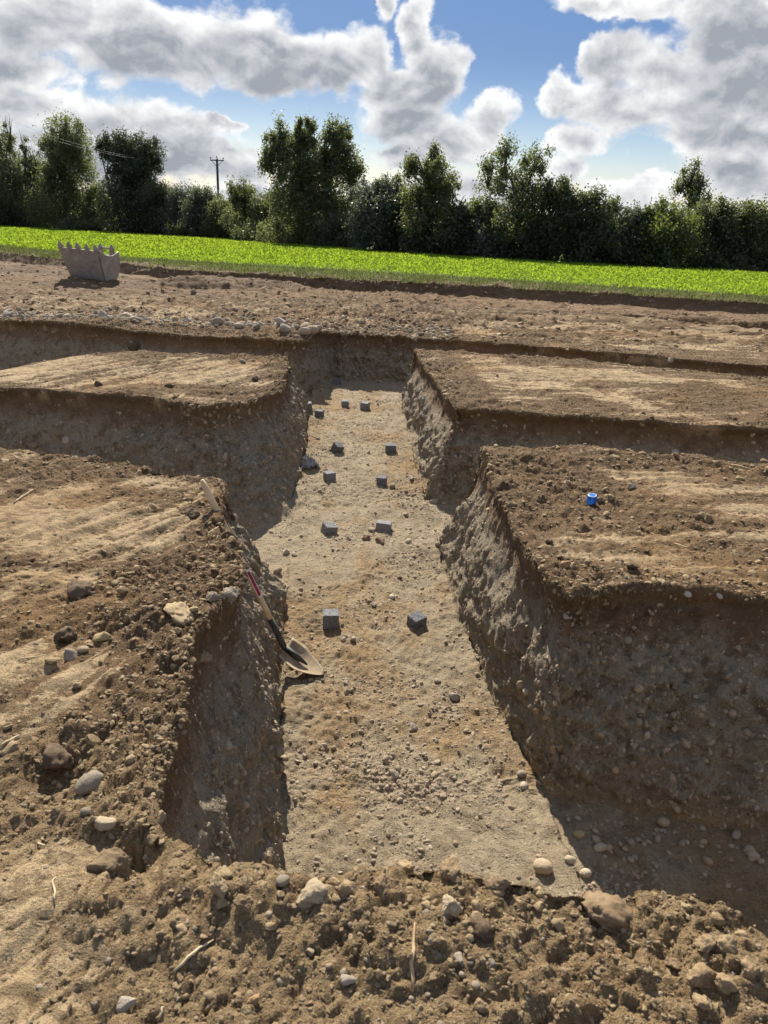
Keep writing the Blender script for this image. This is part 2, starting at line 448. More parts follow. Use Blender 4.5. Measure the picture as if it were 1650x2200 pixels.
for it in range(6):
    a, b, c_, d_ = Lt(Y), Lf(Y), Rf(Y), Rt(Y)
    X = np.where(QQ < -1, a + (OUT_L - a) * (-1 - QQ),
        np.where(QQ < 0, a + (b - a) * (QQ + 1),
        np.where(QQ < 1, b + (c_ - b) * QQ,
        np.where(QQ <= 2, c_ + (d_ - c_) * (QQ - 1), d_ + (OUT_R - d_) * (QQ - 2)))))
    YL = np.zeros_like(PP); YR = np.zeros_like(PP)
    k0 = np.clip(np.floor(PP).astype(int), 0, len(LEV) - 2); fr = PP - k0
    for k in range(len(LEV) - 1):
        mk = k0 == k
        x = X[mk]
        YL[mk] = LEV[k][1](x) * (1 - fr[mk]) + LEV[k + 1][1](x) * fr[mk]
        YR[mk] = LEV[k][2](x) * (1 - fr[mk]) + LEV[k + 1][2](x) * fr[mk]
    w = sstep(QQ, 0.0, 1.0)
    Y = YL * (1 - w) + YR * w
# ragged edges in plan
ext = np.exp(-np.abs(X) / 30)
near_fade = np.clip(1.0 - (Y - 14) / 6, 0, 1)
P2 = np.stack([X, Y, np.zeros_like(X)], -1)
X = X + near_fade * (0.05 * fbm(P2, 1.6, 3, 0.55, 3.1)) * np.clip(Y - .5, 0, 1)
Y = Y + near_fade * (0.055 * fbm(P2, 1.5, 3, 0.55, 41.7)) * np.clip(Y - .5, 0, 1)

# how far down into the trench each line is (0 top, 1 floor)
def prof(s, k=1.5):
    s = np.clip(s, 0, 1)
    return 1 - (1 - s) ** k
def band(p, a, b, c, d, k=1.35):
    up = prof((p - a) / (b - a), k); dn = prof((d - p) / (d - c), k)
    return np.minimum(up, dn)
fx = np.minimum(prof(QQ + 1, 1.25), prof(2 - QQ, 1.45))
main = np.minimum(fx, band(PP, LI['At'], LI['Af'], LI['Ff'], LI['Ft']))
right = (QQ > 0.5); left = (QQ < 0.5)
tAB = band(PP, LI['At'], LI['Af'], LI['Bf'], LI['Bt'], 1.12) * right
tCD = band(PP, LI['Ct'], LI['Cf'], LI['Df'], LI['Dt'])
tEF = band(PP, LI['Et'], LI['Ef'], LI['Ff'], LI['Ft'])
FF = np.maximum(np.maximum(main, tAB), np.maximum(tCD, tEF))
ztop = zg(Y)
# the field edge: topsoil left 0.28 m higher beyond the stripped strip
ztop = ztop - 0.16 * sstep(Y, 15, 21) + 0.30 * np.clip(PP - LI['Gf'], 0, 1) * (PP >= LI['Gf'])
# second trench away to the right and low heaps on the strip
def seg_dist(ax, ay, bx, by):
    dx, dy = bx - ax, by - ay
    t = np.clip(((X - ax) * dx + (Y - ay) * dy) / (dx * dx + dy * dy), 0, 1)
    return np.hypot(X - ax - t * dx, Y - ay - t * dy)
wob = 0.25 * fbm(P2, 0.8, 2, 0.5, 9.0)
dsd = seg_dist(5.4, 18.0, 9.2, 14.3) + .6 * wob
ztop -= 0.62 * (1 - sstep(dsd, 0.50, 0.72))
def heap(x, y, r, h, ry=None):
    d = np.sqrt(((X - x) / r) ** 2 + ((Y - y) / (ry or r)) ** 2)
    return h * np.exp(-d * d * 1.6)
ztop += heap(8.6, 16.6, .8, .22) + heap(7.0, 14.2, .5, .10)
ztop += heap(-7.9, 20.4, 1.7, .22, 1.2) + heap(-5.2, 21.6, 1.6, .34, .8) + heap(-3.8, 22.4, 1.3, .22, .7) + heap(-12.5, 24, 3.0, .25) + heap(-9.5, 23.5, 2.0, .2)
ztop += heap(-3.6, 11.7, 2.6, .10, .45) + heap(-1.6, 11.4, 1.0, .08, .4)
ztop += 0.05 * fbm(P2, 0.45, 3, 0.5, 2.0) * sstep(Y, 4, 9)
# crumb berms along the lips
Pz = np.stack([X, Y, ztop], -1)
lipn = fbm(P2, 2.2, 2, .5, 55.0)
berm_near = np.exp(-((Y - 1.36) / .13) ** 2) * (np.abs(X) < 1.2) * (FF < .5)
ztop += berm_near * (0.03 + 0.045 * np.clip(lipn, -.5, 1))
ztop += 0.05 * np.exp(-((PP - (LI['Ct'] - .06)) / .07) ** 2) * np.clip(.45 + lipn, 0, 1) * (QQ > 1.6)
ztop += 0.05 * np.exp(-((PP - (LI['At'] - .35)) / .3) ** 2) * np.exp(-((X - .86) / .2) ** 2)
# left near bank: a hollow and a heap of spoil beside the lip
ztop += heap(-.90, 2.72, .34, .075, .22) + heap(-.72, 2.45, .2, .05) - heap(-.93, 1.78, .16, .06) + heap(-.78, 1.62, .13, .05) - heap(-.60, 1.47, .10, .075, .08)
zfl = FLOOR_Z + 0.035 * fbm(P2, 1.1, 3, 0.5, 77.0) + 0.05 * np.exp(-((QQ - .5) / .55) ** 2 * 0) * 0
zfl = zfl + 0.07 * sstep(np.abs(QQ - .5), .30, .5) * (np.abs(QQ - .5) <= .5) * (np.clip(fbm(P2, 1.7, 2, .5, 91.), -.3, .6) + .25)
Z = ztop * (1 - FF) + zfl * FF

def normals(X, Y, Z):
    Pm = np.stack([X, Y, Z], -1)
    du = np.gradient(Pm, axis=0); dv = np.gradient(Pm, axis=1)
    n = np.cross(dv, du)
    n /= np.linalg.norm(n, axis=-1)[..., None] + 1e-12
    if np.median(n[..., 2]) < 0:
        n = -n
    return n, np.linalg.norm(du, axis=-1), np.linalg.norm(dv, axis=-1)

NR, DU, DV = normals(X, Y, Z)
cell = np.maximum(DU, DV)
P3 = np.stack([X, Y, Z], -1)
wallm = sstep(FF, 0.02, 0.12) * (1 - sstep(FF, .90, .995))
floorm = sstep(FF, .93, 1.0)
topm = 1 - sstep(FF, 0.0, 0.06)
# crumb mask: where the surface is loose and broken; elsewhere trowelled flat in streaks
ang = np.where(X < 0, math.radians(62), math.radians(8))
Ux = X * np.cos(ang) + Y * np.sin(ang); Vx = -X * np.sin(ang) + Y * np.cos(ang)
streak = fbm(np.stack([Ux * .9, Vx * 6.0, np.zeros_like(X)], -1), 1.0, 3, .55, 12.0)
patch = fbm(P2, 0.95, 3, .55, 31.0)
crumb = np.clip(.48 + 1.1 * patch + 1.05 * streak, 0, 1)
pad = lambda x, y, rx, ry: np.exp(-(((X - x) / rx) ** 2 + ((Y - y) / ry) ** 2) ** 2)
pads = pad(-1.35, 3.6, .55, .45) + pad(-1.0, 4.35, .5, .14) + pad(-1.15, 2.35, .28, .22) + pad(-2.6, 8.2, 1.2, .9) + pad(1.45, 3.45, .5, .12) + pad(2.0, 9.0, 1.4, .5) + pad(1.9, 5.0, .5, .16) + pad(-.85, 1.15, .22, .25)
dark = pad(-1.15, 2.72, .55, .30) + pad(1.1, 4.7, .45, .75) + pad(-2.2, 4.6, .7, .25) + pad(2.2, 5.3, .8, .2) + pad(.8, 8.6, .25, 1.8) + pad(3.6, 8.0, 1.3, .6) + pad(-1.6, 7.3, .5, .35) + pad(-.72, 2.0, .22, .5)
crumb = np.clip(crumb + .5 * dark, 0, 1)
tooth = np.sin(Vx * 44.0 + 3.0 * patch + 1.5 * np.sin(Ux * 1.3))
crumb = np.clip(crumb - .46 * pads * (.3 + 1.2 * np.clip(streak + .5, 0, 1)), 0, 1)
edge = np.exp(-np.abs(np.minimum(np.abs(QQ + 1), np.abs(QQ - 2))) / .035) + sum(np.exp(-np.abs(PP - LI[k]) / .09) for k in ('At', 'Bt', 'Ct', 'Dt', 'Et', 'Ft'))
crumb = np.clip(crumb + .45 * np.clip(edge, 0, 1), 0, 1)
fore = 1 - sstep(Y + .12 * patch, 1.35, 1.75)
crumb = crumb * (1 - fore) + fore * np.clip(.80 - .75 * sstep(-X + .25 * streak, .50, .85) + .5 * patch + .35 * streak, 0, 1)
fade = lambda lim: np.clip(lim / np.maximum(cell, 1e-4) - .5, 0, 1)
nA = fbm(P3, 2.6, 2, .5, 5.0); nB = fbm(P3, 8.0, 2, .55, 23.0); nC = perlin(P3, 24.0, 61.0); nD = perlin(P3, 52.0, 81.0); nE = perlin(P3, 95.0, 19.0)
rid = 1 - 2 * np.abs(nC)
disp = wallm * (0.055 * nA + 0.06 * nB * fade(.08) + 0.026 * (rid - .3) * fade(.03) + 0.013 * nD * fade(.02))
disp += topm * (0.022 * nA + crumb * (0.026 * nB * fade(.08) + 0.020 * np.clip(nC, -.4, 1) * fade(.03) + 0.008 * nD * fade(.016) + .004 * nE * fade(.009)) + (1 - crumb) * .006 * streak)
disp += floorm * (0.014 * nA + 0.020 * nB * fade(.08) + 0.012 * nC * fade(.03) + .006 * nD * fade(.02))
tq = fbm(np.stack([Ux * 1.0, Vx * 2.4, 0 * X], -1), 2.3, 4, .55, 71.0) * 5.0
tfr = tq - np.floor(tq)
terr = (np.floor(tq) + sstep(tfr, .70, 1.0)) / 5.0
crack = np.exp(-((tfr - .72) / .10) ** 2)
disp += topm * fade(.10) * (.045 * terr - .010 * crack) * (.30 + .70 * crumb) * (Y > .6)
groove = fbm(np.stack([Ux * .35, Vx * 9.0, 0 * X], -1), 1.0, 2, .5, 88.0)
disp += topm * (1 - crumb) * fade(.08) * (.016 * groove + .010 * np.clip(pads, 0, 1) * np.clip(tooth * 1.6, -1, 1))
crumb = np.clip(crumb + topm * .30 * np.clip(pads, 0, 1) * np.clip(-tooth * 1.8 - .6, 0, 1), 0, 1)
scr = perlin(np.stack([X * 16, Y * 16, Z * 2.2], -1), 1.0, 33.0)
disp += wallm * fade(.05) * .016 * scr
far = sstep(Y, 11, 14)
track = fbm(np.stack([X * .5, Y * 3.2, 0 * X], -1), 1.0, 3, .6, 64.0)
disp += topm * far * (0.06 * fbm(P3, 1.4, 2, .5, 7.) + 0.07 * nB * fade(.16) + .09 * track * fade(.25))
# hanging crumbs and pulled soil just under the lip
disp += np.exp(-((FF - .02) / .02) ** 2) * .022 * (.6 + nB)
disp -= sstep(FF, .035, .10) * (1 - sstep(FF, .22, .50)) * 0.055 * np.clip(.75 + nB, 0, 1.6)
crumb = np.clip(crumb + .35 * crack * topm * fade(.08), 0, 1)
XYZ = P3 + NR * disp[..., None]
NR2, _, _ = normals(XYZ[..., 0], XYZ[..., 1], XYZ[..., 2])
nP, nQ = PP.shape
idx = np.arange(nP * nQ).reshape(nP, nQ)
quads = np.stack([idx[:-1, :-1], idx[:-1, 1:], idx[1:, 1:], idx[1:, :-1]], -1).reshape(-1, 4)
fF = (FF[:-1, :-1] + FF[:-1, 1:] + FF[1:, 1:] + FF[1:, :-1]).reshape(-1) / 4
pc = (PP[:-1, :-1] + .5 / 1 * 0).reshape(-1); qc = QQ[:-1, :-1].reshape(-1)
VERT = XYZ.reshape(-1, 3); VN = NR2.reshape(-1, 3)
crumb_v = crumb.reshape(-1); ff_v = FF.reshape(-1)
cls = np.where(fF < .03, 0, np.where(fF > .965, 1, 2))
wall_id = np.where(pc < LI['Af'] + .4, 0, np.where(qc < .5, np.where(pc < LI['Cf'] + .5, 1, np.where(pc < LI['Ef'] + .5, 2, 5)), np.where(pc < LI['Cf'] + .5, 3, np.where(pc < LI['Ef'] + .5, 4, 5))))
def piece(name, mask, label):
    q = quads[mask]
    u, inv = np.unique(q, return_inverse=True)
    me = mesh_np(name, VERT[u], inv.reshape(-1, 4))
    for an, arr in (('crumb', crumb_v), ('floor', ff_v)):
        at_ = me.attributes.new(an, 'FLOAT', 'POINT')
        at_.data.foreach_set('value', arr[u].astype(np.float32))
    me.normals_split_custom_set_from_vertices(VN[u].tolist())
    o = link(name, me, SOIL)
    tag(o, label, kind='structure')
    return o
ground = piece('ground', cls == 0, 'stripped brown soil surface between the trenches')
piece('trench_floor', cls == 1, 'trodden tan gravel floor of the trenches')
for k, nm, lb in ((0, 'trench_wall_near', 'near end wall of the trench below the foreground lip'), (1, 'trench_wall_left_near', 'left trench wall behind the shovel'),
                  (2, 'trench_wall_left_far', 'slumped shaded wall of the left far soil block'), (3, 'trench_wall_right_near', 'big shaded gravelly wall at the right front'),
                  (4, 'trench_wall_right_far', 'wall of the right far soil block'), (5, 'trench_wall_far', 'low shaded far wall closing the trench')):
    piece(nm, (cls == 2) & (wall_id == k), lb)

BVH = BVHTree.FromPolygons(VERT.tolist(), quads.tolist())
def hit(px, py):
    r = ray(px, py).normalized()
    loc, n, i, d = BVH.ray_cast(EYEV, r, 80)
    return (loc, n, d) if loc is not None else (None, None, None)
def drop(x, y, z=8.0):
    loc, n, i, d = BVH.ray_cast(Vector((x, y, z)), Vector((0, 0, -1)), 40)
    return loc, n

# ------------------------------------------------------------------ materials for things
def noise_mat(name, c0, c1, scale=20.0, rough=0.9, metal=0.0, bump_d=0.0, vary=0.0, spec=0.3, detail=5, coord='Object'):
    m, N, out = new_mat(name)
    co = N.n('ShaderNodeTexCoord').outputs[coord]
    f = N.step(N.noise(co, scale, detail, 0.6), 0.3, 0.7)
    col = N.mix(f, c0, c1)
    if vary:
        r = N.n('ShaderNodeObjectInfo').outputs['Random']
        col = N.mix(1.0, col, N.mix(r, (1 - vary,) * 3, (1 + vary,) * 3), 'MULTIPLY')
    nrm = bump(N, N.noise(co, scale * 2.5, 5, 0.65), bump_d) if bump_d else None
    principled(N, out, col, rough, metal, spec, nrm)
    return m

def stone_mat(name, ramp, dust, dust_amt=0.45, scale=18.0, bump_d=0.0015):
    m, N, out = new_mat(name)
    co = N.n('ShaderNodeTexCoord').outputs['Object']
    r = N.n('ShaderNodeObjectInfo').outputs['Random']
    cr = N.n('ShaderNodeValToRGB')
    el_ = cr.color_ramp.elements
    while len(el_) < len(ramp):
        el_.new(0.5)
    for i, c in enumerate(ramp):
        el_[i].position = i / (len(ramp) - 1)
        el_[i].color = (*c, 1)
    N.L(r, cr.inputs[0])
    wn = N.noise(co, 2.2, 5, 0.6)
    col = N.mix(N.math('MULTIPLY', N.step(wn, 0.40, 0.62), dust_amt), cr.outputs[0], dust)
    col = N.mix(N.math('MULTIPLY', N.step(N.noise(co, 9.0, 4, 0.6), 0.5, 0.72), 0.3), col, tuple(.5 * v for v in dust))
    nb = bump(N, N.noise(co, 5.0, 4, 0.6), 0.004)
    principled(N, out, col, 0.92, 0, 0.2, nb)
    return m

M_PEB = stone_mat('pebble_stone', [(.19, .155, .11), (.31, .255, .185), (.25, .21, .16), (.38, .315, .23), (.34, .25, .15), (.45, .39, .30)], (.33, .255, .165), .6)
M_CLOD = stone_mat('topsoil_clod', [(.15, .10, .055), (.25, .175, .098), (.35, .26, .15), (.19, .13, .075)], (.39, .29, .17), .45)
M_CLODF = stone_mat('subsoil_crumb', [(.30, .23, .155), (.40, .32, .23), (.25, .19, .13), (.36, .26, .16)], (.44, .35, .25), .5)
M_ROCK = stone_mat('grey_rock', [(.25, .205, .155), (.36, .305, .235), (.31, .265, .21)], (.40, .33, .25), .55)

# ------------------------------------------------------------------ stone and clod shapes
def ico(sub):
    bm = bmesh.new()
    bmesh.ops.create_icosphere(bm, subdivisions=sub, radius=1.0)
    V = np.array([v.co[:] for v in bm.verts]); Fc = np.array([[v.index for v in f.verts] for f in bm.faces])
    bm.free()
    return V, Fc
ICO = {k: ico(k) for k in (1, 2, 3, 4)}

def pebble_mesh(seed, sub=2, mat=None):
    r = np.random.default_rng(seed)
    V, Fc = ICO[sub]
    V = V * (1 + .24 * fbm(V, .9, 2, .5, seed * 3.7)[:, None] + (.05 * fbm(V, 3.5, 2, .6, seed * 1.3)[:, None] if sub > 2 else 0))
    V = V * np.array([1.0, r.uniform(.62, .95), r.uniform(.42, .75)])
    me = mesh_np('pebble', V, Fc); me.materials.append(mat or M_PEB)
    return me

def clod_mesh(seed, sub=3, mat=None, cuts=10, rough=.34, flat=False):
    r = np.random.default_rng(seed + 100)
    V, Fc = ICO[sub]
    V = V.copy()
    for _ in range(cuts):
        n = r.normal(size=3); n /= np.linalg.norm(n)
        d = V @ n; lim = r.uniform(.42, .82)
        V = V - np.clip(d - lim, 0, None)[:, None] * n * .92
    V = V * (1 + .30 * perlin(V, 1.1, seed * .77)[:, None] + rough * fbm(V, 2.6, 4 if sub > 2 else 2, .68, seed * 1.9)[:, None]
             + rough * .55 * (.5 - np.abs(perlin(V, 4.2, seed * 2.3)))[:, None])
    V = V * np.array([1.0, r.uniform(.65, .95), r.uniform(.5, .8)])
    me = mesh_np('clod', V, Fc, smooth=not flat); me.materials.append(mat or M_CLOD)
    return me

PEB = [pebble_mesh(i, 2) for i in range(8)]
PEBH = [pebble_mesh(i + 20, 3) for i in range(5)]
CLD = [clod_mesh(i, 3) for i in range(7)]
CLDH = [clod_mesh(i + 30, 4, cuts=11, rough=.42) for i in range(5)]
RCK = [clod_mesh(i + 60, 3, M_ROCK, cuts=12, rough=.08) for i in range(6)]
CLF = [clod_mesh(i + 80, 2, M_CLODF, flat=True) for i in range(8)]
CLS = [clod_mesh(i + 90, 2, M_CLOD, flat=True) for i in range(8)]
PES = [pebble_mesh(i + 50, 2) for i in range(7)]

# ------------------------------------------------------------------ loose material too fine to count (instanced on points)
def scatter_stuff(name, label, cat, meshes, pos, rot, scl, vid):
    src = bpy.data.collections.new(name + '_shapes')
    for i, me in enumerate(meshes):
        o = bpy.data.objects.new('%s_shape_%02d' % (name, i), me)
        src.objects.link(o)
    me = bpy.data.meshes.new(name)
    me.vertices.add(len(pos)); me.vertices.foreach_set('co', np.asarray(pos, np.float32).ravel())
    for an, typ, arr, key in (('rot', 'FLOAT_VECTOR', rot, 'vector'), ('scl', 'FLOAT_VECTOR', scl, 'vector'), ('vid', 'INT', vid, 'value')):
        a = me.attributes.new(an, typ, 'POINT')
        a.data.foreach_set(key, np.asarray(arr, np.int32 if typ == 'INT' else np.float32).ravel())
    o = link(name, me)
    g = bpy.data.node_groups.new(name + '_nodes', 'GeometryNodeTree')
    g.interface.new_socket('Geometry', in_out='INPUT', socket_type='NodeSocketGeometry')
    g.interface.new_socket('Geometry', in_out='OUTPUT', socket_type='NodeSocketGeometry')
    N = NT(g)
    gi, go = N.n('NodeGroupInput'), N.n('NodeGroupOutput')
    ci = N.n('GeometryNodeCollectionInfo')
    ci.inputs['Collection'].default_value = src
    ci.inputs['Separate Children'].default_value = True
    ci.inputs['Reset Children'].default_value = True
    ip = N.n('GeometryNodeInstanceOnPoints')
    ip.inputs['Pick Instance'].default_value = True
    def na(nm, typ):
        x = N.n('GeometryNodeInputNamedAttribute', data_type=typ)
        x.inputs['Name'].default_value = nm
        return x.outputs['Attribute']
    N.L(gi.outputs[0], ip.inputs['Points'])
    N.L(ci.outputs[0], ip.inputs['Instance'])
    N.L(na('vid', 'INT'), ip.inputs['Instance Index'])
    N.L(na('rot', 'FLOAT_VECTOR'), ip.inputs['Rotation'])
    N.L(na('scl', 'FLOAT_VECTOR'), ip.inputs['Scale'])
    N.L(ip.outputs[0], go.inputs[0])
    md = o.modifiers.new('scatter', 'NODES')
    md.node_group = g
    tag(o, label, cat, kind='stuff')
    return o

# faces of the terrain with area, place, visibility weight
A4 = VERT[quads]
fcen = A4.mean(1)
farea = np.linalg.norm(np.cross(A4[:, 2] - A4[:, 0], A4[:, 3] - A4[:, 1]), axis=1) / 2
fnrm = np.cross(A4[:, 2] - A4[:, 0], A4[:, 3] - A4[:, 1]); fnrm /= np.linalg.norm(fnrm, axis=1)[:, None] + 1e-12
if np.median(fnrm[:, 2]) < 0: fnrm = -fnrm
fcr = crumb_v[quads].mean(1)
view = fcen - np.array([0, 0, EYE])
fdist = np.linalg.norm(view, axis=1)
zc = view @ np.array(_fw)
ux = (view @ np.array(_rt)) / np.maximum(zc, .1) * FPX + 825
vy = 1100 - (view @ np.array(_up)) / np.maximum(zc, .1) * FPX
inview = (zc > .3) & (ux > -350) & (ux < 2000) & (vy < 2600) & (vy > 0)

def sample_faces(wt, n):
    p = farea * wt
    c = np.cumsum(p)
    if c[-1] <= 0: return np.zeros(0, int)
    return np.searchsorted(c, rng.random(n) * c[-1])
def face_pts(fi):
    t = rng.random((len(fi), 2))
    Aq = A4[fi]
    return (Aq[:, 0] * ((1 - t[:, 0]) * (1 - t[:, 1]))[:, None] + Aq[:, 1] * (t[:, 0] * (1 - t[:, 1]))[:, None]
            + Aq[:, 2] * (t[:, 0] * t[:, 1])[:, None] + Aq[:, 3] * ((1 - t[:, 0]) * t[:, 1])[:, None])

def loose(name, label, cat, meshes, fi, smin, smax, pw, sink, pix=None):
    """sizes follow a power law between smin and smax metres radius; pix: smallest radius kept grows with distance"""
    n = len(fi)
    s = smin * (smax / smin) ** (rng.random(n) ** pw)
    if pix:
        s = np.maximum(s, fdist[fi] * pix)
        s = np.minimum(s, smax * 1.3)
        s = np.minimum(s, fdist[fi] * .0048)
    p = face_pts(fi) + fnrm[fi] * (s * sink)[:, None]
    rot = np.stack([rng.normal(0, .35, n), rng.normal(0, .35, n), rng.uniform(0, 6.28, n)], -1)
    steep = fnrm[fi][:, 2] < .6
    rot[steep] = rng.uniform(0, 6.28, (steep.sum(), 3))
    scl = s[:, None] * rng.uniform(.8, 1.25, (n, 3))
    return scatter_stuff(name, label, cat, meshes, p, rot, scl, rng.integers(0, len(meshes), n))

iw = inview.astype(float)
wall = (cls == 2) & (fF > .12); flo = (cls == 1); topf = (cls == 0)
hseg = np.clip((FLOOR_Z + 1.02 - fcen[:, 2]) * 0 + 1, 0, 1)
dfade = 1 / np.maximum(fdist, 1.2) ** 1.25
pn1 = fbm(fcen, 1.8, 2, .5, 14.0)
low = sstep(fF, .22, .45)
# wall stones: gravel set in the shaded faces
fi = sample_faces(iw * wall * low * dfade * (.25 + np.clip(pn1 + .3, 0, 1)), 17000)
loose('wall_gravel', 'small stones set in the gravelly trench walls', 'gravel', PES, fi, .004, .022, 2.7, -.38, .0009)
fi = sample_faces(iw * wall * dfade * (1.2 - .5 * low), 12000)
loose('wall_crumbs', 'crumbs of earth clinging to the trench walls', 'soil', CLF, fi, .006, .034, 2.4, -.45, .0012)
fi = sample_faces(iw * flo * dfade * (.12 + np.clip(pn1 * 1.3 + .2, 0, 1)), 18000)
loose('floor_gravel', 'fine gravel strewn over the trench floor', 'gravel', PES, fi, .003, .018, 3.0, -.20, .0008)
fi = sample_faces(iw * flo * dfade * (.10 + np.clip(pn1 * 1.6 + .1, 0, 1)), 24000)
loose('floor_crumbs', 'crumbs of tan subsoil on the trench floor', 'soil', CLF, fi, .003, .020, 2.8, -.15, .0009)
fi = sample_faces(iw * topf * (fcen[:, 1] < 13) * dfade * np.clip(fcr - .15, 0, 1) ** 1.3, 80000)
loose('topsoil_crumbs', 'brown soil crumbs lying on the stripped surface', 'soil', CLS, fi, .0025, .016, 3.2, -.05, .0009)
lipw = np.exp(-np.abs(np.minimum(np.abs(qc + 1), np.abs(qc - 2))) / .02) * ((pc > LI['At']) & (pc < LI['Ft'])) + sum(np.exp(-np.abs(pc - LI[k]) / .05) * sd for k, sd in (('At', qc > 0), ('Bt', qc > 1), ('Ct', 1), ('Dt', 1), ('Et', 1), ('Ft', 1)))
fi = sample_faces(iw * (fF < .25) * (fcen[:, 1] < 13) * np.clip(lipw, 0, 1) * dfade ** .6 * np.clip(pn1 + .35, 0, 1), 9000)
loose('lip_crumbs', 'ragged soil crumbs heaped along the trench lips', 'soil', CLS, fi, .005, .036, 2.6, -.1, .0010)
fi = sample_faces(iw * topf * (fcen[:, 1] < 13) * dfade * (.2 + fcr), 8000)
loose('surface_gravel', 'small pale stones lying on the stripped soil', 'gravel', PES, fi, .0025, .011, 3.0, -.1, .0008)
fi = sample_faces(iw * topf * (fcen[:, 1] > 12) * (.3 + np.clip(fcr, 0, 1)) / np.maximum(fdist, 1), 12000)
loose('strip_clods', 'dark clods and stones over the far stripped strip', 'soil', CLS, fi, .014, .085, 2.6, -.1, .0010)
fi = sample_faces(iw * topf * (fcen[:, 1] > 11.5) * (fcen[:, 1] < 16) * np.exp(-((fcen[:, 1] - 12.4) / 1.4) ** 2) * (fcen[:, 0] < 1), 2600)
loose('lip_gravel', 'grey gravel along the far trench lip', 'gravel', PES, fi, .015, .05, 2.2, .1, .0012)

# ------------------------------------------------------------------ countable stones and clods
def put_stone(name, me, px, py, wpx, label, cat, group=None, sink=.35, asp=None, rz=None, tilt=.25, loc=None, size=None):
    if loc is None:
        loc, n, d = hit(px, py)
        if loc is None: return None
        depth = (loc - EYEV).dot(_fw)
        size = wpx / 2 / FPX * depth
    o = link(name, me)
    zmin = min(v.co.z for v in me.vertices) if False else -.6
    o.location = loc + Vector((0, 0, size * (.6 - sink)))
    o.rotation_euler = (random.gauss(0, tilt), random.gauss(0, tilt), random.uniform(0, 6.28) if rz is None else rz)
    a = asp or (1, 1, 1)
    o.scale = (size * a[0], size * a[1], size * a[2])
    tag(o, label, cat, group)
    return o

